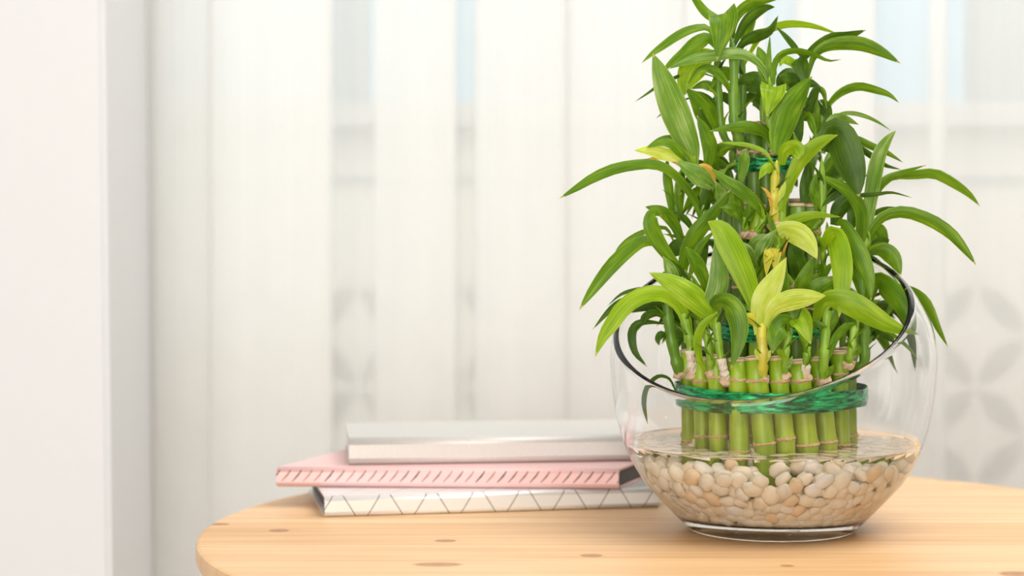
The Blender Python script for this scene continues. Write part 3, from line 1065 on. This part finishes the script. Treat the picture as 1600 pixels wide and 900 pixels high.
# centre
L_('g', 19, 8, [(1205, 226, -44), (1194, 207, -52), (1170, 198, -60), (1142, 199, -66), (1109, 205, -70)], pk=.45, b0=.15)
L_('b', 7, 15, [(1211, 262, -86), (1196, 238, -84), (1170, 227, -82), (1146, 224, -80), (1123, 222, -78)])
L_('g', 24, 18, [(1120, 262, -12), (1116, 246, -24), (1130, 232, -36), (1150, 226, -42)], pk=.4, b0=.5)
L_('g', 18, 8, [(1166, 236, -60), (1163, 246, -66), (1160, 268, -70), (1156, 294, -72)], pk=.45, b0=.4)
L_('b', 17, 10, [(1212, 264, -88), (1203, 262, -96), (1194, 266, -100), (1186, 280, -104)], pk=.4, b0=.5)
L_('b', 23, 14, [(1220, 330, -86), (1232, 290, -90), (1248, 256, -96), (1266, 235, -100), (1288, 219, -104), (1309, 211, -106)], pk=.55, b0=.4)
L_('b', 26, 12, [(1222, 258, -86), (1226, 238, -96), (1240, 232, -108), (1246, 238, -114), (1247, 249, -116)], pk=.6, b0=.4)
L_('g', 14, 15, [(1232, 300, -80), (1240, 270, -78), (1246, 236, -74), (1240, 206, -70)], b0=.7)
L_('y', 10, 10, [(1214, 318, -88), (1222, 300, -94), (1228, 283, -96)])
L_('o', 6, 15, [(1206, 338, -88), (1205, 316, -92), (1199, 300, -94), (1189, 292, -96)])
L_('d', 50, 10, [(1286, 236, -56), (1298, 206, -60), (1312, 214, -72), (1326, 250, -80), (1336, 280, -82), (1342, 308, -84)], pk=.52, b0=.4)
L_('g', 20, 16, [(1344, 396, -24), (1346, 362, -32), (1346, 330, -40), (1330, 302, -50), (1302, 284, -58), (1271, 272, -62)], pk=.5, b0=.7)
L_('g', 16, 12, [(1282, 334, -58), (1276, 312, -64), (1272, 292, -68), (1276, 270, -70)], b0=.5)
L_('d', 26, 12, [(1304, 352, 8), (1310, 330, 4), (1322, 312, 2), (1330, 296, 0)], b0=.5)
L_('d', 20, 12, [(1330, 356, 12), (1334, 330, 12), (1330, 308, 12)], b0=.6)
L_('d', 7, 15, [(1300, 340, -40), (1318, 316, -40), (1342, 306, -42), (1368, 304, -46), (1394, 301, -50), (1425, 309, -54)])
L_('d', 18, 10, [(1256, 318, -30), (1258, 296, -30), (1262, 270, -28), (1264, 250, -26)], b0=.6)
L_('g', 16, 10, [(1270, 280, -20), (1262, 250, -20), (1258, 226, -20)])
L_('d', 20, 10, [(1244, 230, -30), (1246, 205, -28), (1254, 170, -26)], b0=.6)
# right side
L_('w', 24, 14, [(1354, 392, -22), (1357, 340, -28), (1364, 292, -32), (1373, 246, -36), (1386, 220, -38), (1400, 204, -40)], pk=.5, b0=.5)
L_('g', 12, 15, [(1318, 222, -10), (1334, 216, -14), (1360, 228, -18), (1386, 239, -22), (1411, 254, -24)])
L_('d', 10, 15, [(1326, 226, 10), (1340, 229, 8), (1360, 243, 6), (1382, 258, 4), (1408, 265, 2)])
L_('g', 14, 20, [(1358, 330, -20), (1370, 300, -22), (1383, 283, -26), (1404, 272, -30), (1447, 258, -34)], b0=.3)
L_('g', 16, 18, [(1362, 330, -6), (1376, 292, -4), (1398, 276, -2), (1426, 274, 0), (1460, 272, 2), (1490, 287, 4), (1514, 304, 6), (1531, 322, 8)], pk=.62, b0=.2)
L_('g', 20, 18, [(1350, 392, -22), (1361, 360, -26), (1382, 338, -32), (1414, 332, -38), (1454, 345, -46), (1486, 366, -52), (1508, 391, -58), (1525, 414, -62)], pk=.6, b0=.5)
L_('d', 10, 25, [(1352, 350, -10), (1366, 334, -10), (1390, 328, -12), (1424, 334, -14), (1450, 348, -16)])
L_('d', 22, 20, [(1350, 404, -6), (1362, 390, -4), (1376, 382, -2), (1390, 374, 2)], pk=.7)
L_('g', 28, 12, [(1346, 400, 0), (1366, 362, 6), (1376, 372, 12), (1384, 392, 14)], pk=.5)
L_('g', 27, 14, [(1348, 398, -10), (1374, 390, -14), (1394, 402, -18), (1408, 430, -22)], pk=.6)
L_('d', 5, 15, [(1348, 400, -4), (1364, 402, -8), (1384, 420, -12), (1403, 441, -16)])
L_('g', 27, 12, [(1310, 352, -70), (1316, 350, -80), (1334, 380, -96), (1350, 414, -106), (1358, 442, -110), (1361, 470, -112)], pk=.5)
L_('g', 24, 14, [(1318, 378, -70), (1328, 402, -84), (1341, 434, -92), (1348, 476, -96)], pk=.5)
L_('b', 33, 8, [(1290, 384, -70), (1302, 366, -90), (1310, 384, -112), (1316, 424, -124), (1314, 462, -128), (1311, 496, -128)], pk=.5, b0=.6)
L_('b', 37, 10, [(1274, 506, -106), (1286, 472, -118), (1316, 470, -132), (1350, 486, -140), (1388, 508, -142), (1432, 524, -142)], pk=.52, b0=.28)
L_('g', 34, 10, [(1354, 470, -26), (1366, 440, -40), (1388, 452, -60), (1408, 474, -76), (1420, 500, -84), (1429, 522, -88)], pk=.45, b0=.6)
L_('g', 15, 20, [(1396, 470, 20), (1408, 454, 12), (1426, 456, 4), (1448, 474, -4), (1465, 512, -8), (1481, 542, -10)], pk=.55, b0=.6)
L_('d', 16, 20, [(1352, 500, -20), (1372, 514, -26), (1388, 526, -30), (1399, 537, -32)], b0=.2)
L_('g', 6, 10, [(1366, 510, -40), (1396, 524, -60), (1420, 545, -72), (1433, 562, -76)])
L_('d', 15, 10, [(1380, 480, 40), (1408, 494, 44), (1426, 528, 44), (1433, 580, 40)], pk=.6, b0=.2)  # added leaf, stands in for a leaf's reflection in the bowl
L_('d', 5, 20, [(1352, 478, 0), (1364, 464, 0), (1380, 458, 0), (1394, 462, 0)])
L_('d', 6, 20, [(1346, 500, -10), (1362, 480, -4), (1376, 476, 0), (1390, 478, 4)])
# left side
L_('g', 23, 15, [(1052, 430, -6), (1042, 396, -10), (1026, 379, -16), (1008, 376, -20), (992, 382, -24), (968, 402, -30), (946, 426, -34), (922, 458, -38), (905, 484, -40)], pk=.66, b0=.18)
L_('g', 9, 20, [(1054, 380, 4), (1040, 356, 4), (1012, 360, 4), (986, 372, 4), (967, 388, 4), (957, 406, 4)], pk=.5)
L_('g', 25, 14, [(1068, 430, -66), (1042, 396, -76), (1025, 370, -82), (1017, 348, -84), (1022, 332, -80), (1034, 338, -74)], pk=.5, b0=.5)
L_('g', 19, 16, [(1066, 378, -10), (1054, 350, -14), (1038, 332, -18), (1022, 326, -20), (1008, 323, -22)], pk=.4, b0=.6)
L_('d', 11, 16, [(1084, 362, -30), (1074, 346, -36), (1062, 336, -40), (1050, 330, -42)], b0=.5)
L_('d', 26, 20, [(1078, 402, -40), (1064, 384, -36), (1050, 392, -30), (1040, 408, -26)])
L_('g', 13, 12, [(1076, 440, -70), (1086, 404, -78), (1096, 382, -82), (1120, 358, -86)])
L_('g', 22, 14, [(1106, 452, -80), (1096, 424, -88), (1084, 402, -92), (1072, 386, -94)], b0=.6)
L_('d', 14, 12, [(1098, 420, -60), (1100, 392, -62), (1106, 370, -64)], b0=.7)
L_('d', 7, 20, [(1120, 400, -30), (1110, 378, -20), (1096, 376, -14), (1080, 384, -8)])
L_('b', 36, 12, [(1120, 512, -128), (1110, 490, -134), (1090, 470, -138), (1066, 452, -140), (1042, 438, -140), (1014, 426, -140)], pk=.5, b0=.4)
L_('b', 26, 14, [(1076, 536, -84), (1074, 506, -84), (1062, 478, -88), (1040, 460, -92), (1010, 459, -96), (978, 476, -100), (954, 508, -104), (940, 530, -106), (930, 558, -108)], pk=.62, b0=.5)
L_('d', 12, 20, [(1050, 500, -10), (1030, 462, -16), (998, 462, -22), (970, 472, -28), (950, 487, -32), (926, 515, -36)], pk=.6)
L_('d', 8, 20, [(1050, 480, -8), (1038, 458, -10), (1016, 452, -14), (992, 453, -18), (970, 460, -22), (949, 478, -24)])
L_('d', 13, 10, [(1042, 500, -8), (1026, 489, -12), (1008, 495, -16), (1002, 510, -18)], b0=.4, pk=.6)
L_('d', 14, 10, [(1040, 506, -6), (1014, 503, -14), (996, 506, -20), (987, 522, -24), (992, 550, -26), (1011, 573, -28)], b0=.2, pk=.6)
L_('d', 8, 10, [(1056, 612, -10), (1046, 592, -22), (1028, 588, -30), (1012, 604, -36), (1007, 630, -40), (1013, 662, -42)], pk=.75, b0=.3)
L_('d', 12, 12, [(1044, 530, -10), (1034, 522, -14), (1028, 530, -18), (1030, 540, -20)])
L_('d', 14, 12, [(1056, 548, 0), (1062, 530, 6), (1070, 520, 10), (1078, 512, 14)])
L_('w', 20, 12, [(1064, 480, -70), (1054, 440, -76), (1046, 418, -78), (1036, 400, -80)], b0=.3)
L_('w', 31, 6, [(1112, 496, -128), (1114, 474, -134), (1123, 440, -138), (1122, 408, -136), (1117, 376, -132)], pk=.45, b0=.75)
L_('g', 12, 14, [(1108, 492, -120), (1096, 462, -126), (1088, 446, -128), (1080, 428, -128)])
L_('b', 39, 10, [(1184, 508, -146), (1178, 472, -150), (1165, 434, -152), (1146, 392, -150), (1126, 358, -144), (1106, 346, -136)], pk=.64, b0=.3)
L_('g', 31, 10, [(1108, 492, -126), (1122, 472, -140), (1142, 478, -156), (1154, 506, -164), (1152, 540, -168), (1142, 577, -170)], pk=.5, b0=.5)
L_('b', 13, 14, [(1104, 580, -114), (1094, 562, -126), (1090, 532, -132), (1100, 506, -136), (1122, 487, -138)], pk=.6, b0=.4)
# centre front
L_('y', 38, 8, [(1188, 524, -148), (1190, 490, -154), (1198, 462, -158), (1213, 434, -160), (1229, 402, -160)], pk=.45, b0=.45)
L_('y', 31, 8, [(1194, 522, -146), (1206, 486, -156), (1230, 471, -166), (1262, 465, -172), (1290, 462, -176)], pk=.56, b0=.25)
L_('g', 9, 12, [(1188, 508, -148), (1176, 486, -146), (1160, 478, -144), (1144, 476, -142)], b0=.6)
L_('l', 16, 10, [(1186, 512, -148), (1176, 500, -154), (1166, 496, -158), (1158, 500, -160)])
L_('l', 16, 6, [(1208, 388, -90), (1202, 394, -98), (1199, 410, -102), (1197, 432, -104)], b0=.5, pk=.35)
L_('l', 16, 6, [(1216, 384, -90), (1213, 394, -94), (1211, 408, -96), (1212, 426, -98)], b0=.6, pk=.4)
L_('o', 8, 10, [(1222, 400, -86), (1224, 388, -90), (1232, 376, -92)])
L_('y', 35, 10, [(1216, 372, -88), (1222, 362, -96), (1246, 366, -110), (1264, 382, -118), (1277, 405, -122)], pk=.5, b0=.4)
L_('b', 16, 14, [(1216, 370, -88), (1224, 352, -96), (1244, 342, -104), (1274, 336, -110), (1313, 339, -114)], pk=.5)
L_('g', 17, 12, [(1248, 368, -70), (1256, 356, -90), (1268, 346, -98), (1280, 332, -104)], b0=.5)
L_('w', 22, 12, [(1184, 416, -86), (1190, 394, -92), (1200, 376, -96), (1214, 358, -98)], b0=.5)
L_('w', 14, 12, [(1182, 414, -84), (1172, 394, -92), (1160, 384, -96), (1150, 382, -98)], b0=.6)
L_('w', 15, 12, [(1166, 392, -80), (1176, 382, -88), (1188, 372, -92), (1202, 366, -94)])
L_('g', 10, 12, [(1214, 394, -90), (1212, 372, -94), (1206, 350, -96), (1198, 332, -98)], b0=.6)
L_('g', 18, 12, [(1226, 500, -110), (1226, 460, -116), (1224, 430, -118), (1228, 404, -118)], b0=.5)
L_('d', 28, 12, [(1256, 448, -60), (1250, 420, -72), (1242, 396, -78), (1236, 376, -80)], b0=.6)
L_('g', 24, 12, [(1248, 466, -100), (1254, 444, -108), (1262, 424, -112), (1269, 402, -114)], pk=.35, b0=.7)
L_('g', 34, 14, [(1262, 470, -96), (1276, 456, -104), (1292, 446, -108), (1312, 432, -110)], b0=.6)
L_('g', 10, 12, [(1288, 436, -68), (1282, 420, -76), (1274, 416, -80), (1268, 412, -82)])
L_('g', 9, 12, [(1288, 438, -68), (1294, 420, -76), (1302, 410, -80)])
L_('w', 10, 12, [(1296, 400, -60), (1294, 370, -64), (1292, 346, -66)])
L_('g', 31, 6, [(1236, 516, -140), (1228, 505, -154), (1218, 512, -164), (1210, 530, -170), (1207, 552, -172)], pk=.5, b0=.6)
L_('b', 34, 6, [(1262, 540, -136), (1254, 510, -144), (1248, 496, -152), (1256, 506, -162), (1267, 538, -168)], pk=.6, b0=.3)
L_('g', 11, 10, [(1264, 520, -120), (1274, 508, -126), (1282, 508, -128), (1294, 512, -130)])
L_('b', 11, 10, [(1228, 566, -148), (1220, 552, -156), (1213, 548, -160)])
L_('w', 18, 12, [(1240, 512, -120), (1240, 486, -124), (1248, 468, -126), (1262, 458, -126)], b0=.6)
L_('g', 14, 12, [(1296, 520, -108), (1304, 496, -112), (1306, 476, -112)])
L_('g', 12, 12, [(1290, 570, -114), (1298, 545, -112), (1310, 520, -106), (1322, 504, -100)], b0=.6)
L_('g', 10, 12, [(1300, 545, -100), (1314, 520, -94), (1328, 508, -88), (1340, 506, -84)])
L_('d', 18, 12, [(1292, 500, -60), (1290, 470, -60), (1296, 440, -58)], b0=.7)
L_('y', 8, 8, [(1196, 566, -150), (1200, 556, -154), (1205, 546, -155)], b0=.8)
L_('y', 8, 8, [(1188, 562, -152), (1183, 552, -156), (1182, 542, -157)], b0=.8)
L_('g', 8, 10, [(1108, 556, -118), (1116, 544, -122), (1124, 548, -124)])
L_('g', 9, 10, [(1292, 588, -118), (1298, 578, -122), (1302, 570, -124)], b0=.8)
L_('w', 8, 10, [(1230, 576, -148), (1235, 566, -152), (1238, 556, -152)], b0=.8)
L_('g', 8, 10, [(1336, 556, -82), (1342, 548, -86), (1344, 540, -88)], b0=.8)

# shoots on the far side of the plant: same habit, seen only between the nearer leaves
rb = random.Random(21)


def back_shoot(X, y, d, az, h, nl, ln, wmax, tones):
    ux, ud = math.cos(az), math.sin(az)
    pts = [(X, y, d), (X + ux * 14, y - h * .3, d + ud * 14), (X + ux * 17, y - h * .65, d + ud * 17), (X + ux * 18, y - h, d + ud * 18)]
    o = shoot('d' if rb.random() < .6 else 'g', 13, 9, pts, 7)
    for i in range(nl):
        t = 0.45 + 0.55 * i / max(1, nl - 1)
        a = az + rb.uniform(-1.1, 1.1)
        b = (X + ux * 17, y - h * t, d + ud * 17)
        l = ln * rb.uniform(.7, 1.1)
        rise = rb.uniform(.25, .55) * l
        drop = rb.uniform(-.1, .5) * l
        c_, s_ = math.cos(a), math.sin(a)
        leaf(rb.choice(tones), wmax * rb.uniform(.6, 1), rb.uniform(-30, 30),
             [b, (b[0] + c_ * l * .22, b[1] - rise * .75, b[2] + s_ * l * .22), (b[0] + c_ * l * .55, b[1] - rise, b[2] + s_ * l * .55), (b[0] + c_ * l * .92, b[1] - rise + drop + l * .18, b[2] + s_ * l * .92)], parent=o)


for j in range(9):
    a = math.radians(20 + 140 * j / 8)
    back_shoot(1203 + RC * math.cos(a), 585, RC * math.sin(a), a, rb.uniform(75, 115), 5, 95, 26, 'ggdd')
for j in range(6):
    a = math.radians(10 + 160 * j / 5)
    back_shoot(1205 + RC2 * math.cos(a), 360, RC2 * math.sin(a), a, rb.uniform(70, 100), 5, 85, 24, 'ggdd')
for j in range(3):
    a = math.radians(30 + 120 * j / 2)
    back_shoot(1192 + 26 * math.cos(a), 238, 20 * math.sin(a), a, rb.uniform(80, 110), 4, 60, 22, 'ggd')


# ------------------------------------------------------------------ pebbles
rng = np.random.default_rng(5)
NPEB = 1330
ZTOP = 0.0612
rad = rng.uniform(0.0040, 0.0056, NPEB)
pos = np.zeros((NPEB, 3))
cnt_ = 0
while cnt_ < NPEB:
    z = rng.uniform(FLOOR_IN + .004, ZTOP - 0.003)
    rm = np.interp(z, inz, inr) - 0.005
    a = rng.uniform(0, 2 * math.pi); r = rm * math.sqrt(rng.uniform(0.0, 1))
    pos[cnt_] = (r * math.cos(a), r * math.sin(a), z); cnt_ += 1
cane_xy = np.array([((b.x + (t.x - b.x) * 0.2 - BX), (b.y + (t.y - b.y) * 0.2 - BY), r) for b, t, r in CANES])
for it in range(130):
    mv = np.zeros_like(pos)
    D = pos[:, None, :] - pos[None, :, :]
    d2 = np.einsum('ijk,ijk->ij', D, D)
    mn = (rad[:, None] + rad[None, :]) * 0.98
    np.fill_diagonal(d2, 1)
    I, J = np.where(d2 < mn * mn)
    dd = np.sqrt(d2[I, J])[:, None] + 1e-9
    push = D[I, J] / dd * (mn[I, J][:, None] - dd) * 0.28
    np.add.at(mv, I, push)
    pos += np.clip(mv, -0.003, 0.003)
    pos[:, 2] -= 0.0001
    # canes
    for cxx, cyy, crr in cane_xy:
        e = pos[:, :2] - (cxx, cyy); L = np.sqrt((e ** 2).sum(1)) + 1e-9
        hit = L < crr + rad * 0.75
        pos[hit, :2] += e[hit] / L[hit][:, None] * ((crr + rad[hit] * 0.75) - L[hit])[:, None]
    # bowl
    pos[:, 2] = np.clip(pos[:, 2], FLOOR_IN + rad * 0.86, ZTOP - rad * 0.55)
    rr = np.sqrt((pos[:, :2] ** 2).sum(1)) + 1e-9
    zq = pos[:, 2]
    slope = (np.interp(zq + .003, inz, inr) - np.interp(zq - .003, inz, inr)) / .006
    cosn = 1 / np.sqrt(1 + slope ** 2)
    lim = np.interp(zq, inz, inr) - (rad * 0.88 + 0.0002) / cosn
    o_ = rr > lim
    pos[o_, :2] *= (lim[o_] / rr[o_])[:, None]
rr = np.sqrt((pos[:, :2] ** 2).sum(1)) + 1e-9
slope = (np.interp(pos[:, 2] + .003, inz, inr) - np.interp(pos[:, 2] - .003, inz, inr)) / .006
cosn = 1 / np.sqrt(1 + slope ** 2)
wall_d = (np.interp(pos[:, 2], inz, inr) - rr) * cosn
top_d = ZTOP - pos[:, 2]
PM = []
for kx_ in range(12):
    bm = bmesh.new()
    bmesh.ops.create_icosphere(bm, subdivisions=2, radius=1)
    sd = kx_ * 7.3
    for v in bm.verts:
        n_ = v.co.normalized()
        f_ = 1 + 0.22 * noise.noise(n_ * 1.1 + Vector((sd, sd, 0))) + 0.07 * noise.noise(n_ * 3 + Vector((0, sd, 0)))
        v.co = n_ * f_
        e = 0.88
        v.co = Vector([math.copysign(abs(x) ** e, x) for x in v.co])
        v.co = Vector((v.co.x * 1.30, v.co.y * 1.04, v.co.z * 0.74))
    PM.append(bm_mesh('pebble', bm, True))
    PM[-1].materials.append(M_PEB)
near_glass = wall_d < rad * 1.55
near_top = top_d < rad * 1.5
keep = near_glass | near_top | (pos[:, 2] < FLOOR_IN + 0.006) | (wall_d < rad * 3.4) | (top_d < rad * 3.2)
yl = pos[:, 1]
score = np.full(NPEB, -9.0)
score[near_top] = 0.2 - yl[near_top] * 2
front_az = -pos[:, 1] / rr
score[near_glass] = np.maximum(score[near_glass], np.where(front_az[near_glass] > -0.12, 1.0 + front_az[near_glass], -1))
order = np.argsort(-score)
chosen = [i for i in order[:300] if score[i] > -5]
chs = set(int(i) for i in chosen)


def peb_mat4(i):
    p = pos[i]
    if p[2] < FLOOR_IN + rad[i] * 1.25:
        nrm = Vector((0, 0, 1)) + Vector(rng.normal(0, 0.12, 3))
    elif near_glass[i]:
        er = np.array([p[0] / rr[i], p[1] / rr[i], 0])
        nrm = Vector((er[0] * cosn[i], er[1] * cosn[i], -slope[i] * cosn[i]))
        nrm += Vector(rng.normal(0, 0.22, 3))
    elif near_top[i]:
        nrm = Vector((0, 0, 1)) + Vector(rng.normal(0, 0.35, 3))
    else:
        nrm = Vector(rng.normal(0, 1, 3))
    q_ = nrm.to_track_quat('Z', 'Y')
    m_ = q_.to_matrix() @ Matrix.Rotation(rng.uniform(0, 6.28), 3, 'Z')
    m_ = m_.to_4x4()
    s_ = rad[i] * 1.06
    return Matrix.Translation(Vector(p) + Vector((BX, BY, 0))) @ m_ @ Matrix.Scale(s_, 4)


bmf = bmesh.new()
for i in range(NPEB):
    if not keep[i]: continue
    M4 = peb_mat4(i)
    me = PM[int(rng.integers(0, 12))]
    if i in chs:
        o = bpy.data.objects.new('pebble', me)
        COL.objects.link(o)
        o.matrix_world = M4
        kn_ = ['cream', 'sand beige', 'greyish beige', 'cream', 'white', 'sand beige', 'greyish beige', 'cream', 'orange tan'][int(rng.integers(0, 9))]
        o.color = PEB_COL[kn_] + (1,)
        props(o, 'smooth ' + kn_ + ' river pebble under water in the glass bowl', 'pebble', kn_ + ' pebbles in the glass bowl')
    else:
        n0 = len(bmf.verts)
        bmf.from_mesh(me)
        bmf.verts.ensure_lookup_table()
        for v in bmf.verts[n0:]: v.co = M4 @ v.co
me = bm_mesh('pebble_heap', bmf, True)
me.materials.clear(); me.materials.append(M_PEBS)
props(link('pebble_heap', me), 'rest of the cream pebble heap, at the back of the bowl', 'pebbles', kind='stuff')

# ------------------------------------------------------------------ notebooks
def book_cover_bm(L, Dp, T, board, spine_r, corner=0.004):
    """wrapped cover: two boards and a spine along the front edge (y=0), open at the other three sides"""
    bm = bmesh.new()
    prof = []
    n = 8
    # outer path in (y, z): back edge of the lower board, round the spine, back edge of the upper board
    prof.append((Dp, 0.0)); prof.append((spine_r, 0.0))
    for i in range(1, n): 
        a = -math.pi / 2 - (math.pi / 2) * i / n
        prof.append((spine_r + spine_r * math.cos(a), spine_r + spine_r * math.sin(a)))
    prof.append((0, spine_r)); prof.append((0, T - spine_r))
    for i in range(1, n):
        a = math.pi - (math.pi / 2) * i / n
        prof.append((spine_r + spine_r * math.cos(a), T - spine_r + spine_r * math.sin(a)))
    prof.append((spine_r, T)); prof.append((Dp, T))
    inner = [(Dp, T - board), (max(spine_r, board) , T - board), (board, T - max(spine_r, board)), (board, max(spine_r, board)), (max(spine_r, board), board), (Dp, board)]
    loop = prof + inner
    rings = []
    for x in (0.0, L):
        rings.append([bm.verts.new((x, y, z)) for y, z in loop])
    m_ = len(loop)
    for i in range(m_):
        j = (i + 1) % m_
        bm.faces.new((rings[0][i], rings[0][j], rings[1][j], rings[1][i]))
    bm.faces.new(rings[0]); bm.faces.new(list(reversed(rings[1])))
    return bm


def notebook(name, label, origin, ang, L, Dp, T, board, spine_r, cover_mat, page_mat, inset=0.003, group='stacked notebooks', skew=0.0, gap=0.0008):
    o = props(empty(name, origin), label, 'notebook', group)
    o.rotation_euler = (0, 0, math.radians(ang))
    c = link('cover', bm_mesh('cover', book_cover_bm(L, Dp, T, board, spine_r)), cover_mat)
    c.parent = o
    me = c.data
    me.polygons.foreach_set('use_smooth', [p.area < L * 0.004 for p in me.polygons])
    pg = link('page_block', bm_mesh('page_block', box_bm(inset, L - inset, board + gap, Dp - inset, board, T - board, 0.0006, 1)), page_mat)
    pg.parent = o
    if skew:      # a soft book pushed out of square
        for me in (c.data, pg.data):
            for v in me.vertices: v.co.x += skew * v.co.y
    return o


k = NM('silver_zigzag_cover')
x_, y_, z_ = k.sep(k.coord())
per = 0.0337
tri = k.math('PINGPONG', k.math('ADD', x_, 0.0075), per / 2)
hz = k.math('ADD', k.math('MULTIPLY', k.math('SUBTRACT', tri, per / 4), 1.62), 0.0072)
dist = k.math('ABSOLUTE', k.math('SUBTRACT', hz, z_))
line = k.math('LESS_THAN', dist, 0.00052)
front_ = k.math('LESS_THAN', y_, 0.0022)
# on the lid the same lines run on towards the back
tri2 = k.math('PINGPONG', k.math('ADD', k.math('ADD', x_, 0.0075 + per / 2), 0.0), per / 2)
line2 = k.math('LESS_THAN', k.math('ABSOLUTE', k.math('SUBTRACT', k.math('MULTIPLY', tri2, 1.62), k.math('ADD', k.math('PINGPONG', y_, 0.0273), 0.0))), 0.00045)
top_ = k.math('GREATER_THAN', y_, 0.0022)
lm = k.math('ADD', k.math('MULTIPLY', line, front_), k.math('MULTIPLY', k.math('MULTIPLY', line2, top_), 0.6), clamp=True)
nz = k.noise(k.coord(), 900, 2)
c = k.mix(nz, (0.80, 0.80, 0.79), (0.93, 0.93, 0.92))
k.set(Base_Color=k.mix(lm, c, (0.035, 0.035, 0.04)), Metallic=k.math('MULTIPLY', k.math('SUBTRACT', 1.0, lm), 0.35), Roughness=0.36)
M_BK1 = k.m

k = NM('pink_dashed_cover')
x_, y_, z_ = k.sep(k.coord())
per = 0.0079
u = k.math('FRACT', k.math('DIVIDE', k.math('SUBTRACT', x_, k.math('MULTIPLY', k.math('SUBTRACT', z_, y_), 0.82)), per))
idx = k.math('FLOOR', k.math('DIVIDE', k.math('SUBTRACT', x_, k.math('MULTIPLY', k.math('SUBTRACT', z_, y_), 0.82)), per))
wn_ = k.n('ShaderNodeTexWhiteNoise', noise_dimensions='1D'); k.l(idx, wn_.inputs['W'])
dz = k.math('ABSOLUTE', k.math('SUBTRACT', z_, 0.0084))
inband = k.math('LESS_THAN', dz, 0.0042)
wdt = k.math('MULTIPLY_ADD', k.math('SUBTRACT', 0.0046, dz), 26.0, 0.10)
dash = k.math('MULTIPLY', k.math('LESS_THAN', u, wdt), inband)
fr_ = k.math('LESS_THAN', y_, 0.003)
band = k.math('FRACT', k.math('DIVIDE', y_, 0.0125))
dtop = k.math('MULTIPLY', k.math('MULTIPLY', k.math('LESS_THAN', u, 0.12), k.math('LESS_THAN', band, 0.7)), k.math('GREATER_THAN', y_, 0.004))
pinkc = k.mix(k.noise(k.coord(), 60, 2), (0.86, 0.53, 0.52), (0.90, 0.60, 0.58))
c = k.mix(k.math('MULTIPLY', dtop, 0.5), pinkc, (0.93, 0.78, 0.74))
dcol = k.mix(wn_.outputs[0], (0.05, 0.02, 0.03), (0.50, 0.24, 0.22))
c = k.mix(k.math('MULTIPLY', dash, fr_), c, dcol)
k.set(Base_Color=c, Roughness=0.45)
M_BK2 = k.m

k = NM('brushed_silver_cover')
nz = k.noise(k.mapping(k.coord(), (500, 900, 900)), 1, 3)
c = k.mix(nz, (0.57, 0.55, 0.525), (0.72, 0.70, 0.675))
k.set(Base_Color=c, Metallic=0.35, Roughness=0.48, Normal=k.bump(nz, 0.12, 0.0005))
M_BK3 = k.m
M_PAGED = plain('shaded_page_edges', (0.085, 0.08, 0.085), 0.7, 0.02, 400)  # dark grey pages; shade at the block's ends put into the colour
M_PAGEW = plain('white_page_edges', (0.80, 0.78, 0.76), 0.8, 0.04, 500)

n1 = notebook('notebook', 'white silver notebook with black zigzag lines, bottom of the stack', (-0.1325, 1.3530, 0.0001), 11.0, 0.245, 0.135, 0.0150, 0.0018, 0.0036, M_BK1, M_PAGED)
# rings of the binding at the head of the spine
for j, (yy_, zz_) in enumerate([(0.0045, 0.0110), (0.0030, 0.0082), (0.0040, 0.0055)]):
    bm = bmesh.new(); bmesh.ops.create_uvsphere(bm, u_segments=12, v_segments=8, radius=0.0017)
    for v in bm.verts: v.co += Vector((0.0016, yy_ + 0.001, zz_))
    o = link('headband_bead', bm_mesh('headband_bead', bm, True), M_PAGEW); o.parent = n1
n2 = notebook('notebook', 'pale pink notebook with short dark dashes, middle of the stack', (-0.1725, 1.3990, 0.0153), -2.5, 0.2500, 0.122, 0.0145, 0.0016, 0.0034, M_BK2, M_PAGED, inset=0.0012, skew=0.33)
n3 = notebook('notebook', 'plain brushed silver notebook lying on top of the stack', (-0.1200, 1.4080, 0.0300), 6.5, 0.2330, 0.112, 0.0200, 0.0020, 0.0050, M_BK3, M_PAGEW, inset=0.0015, gap=0.0045)
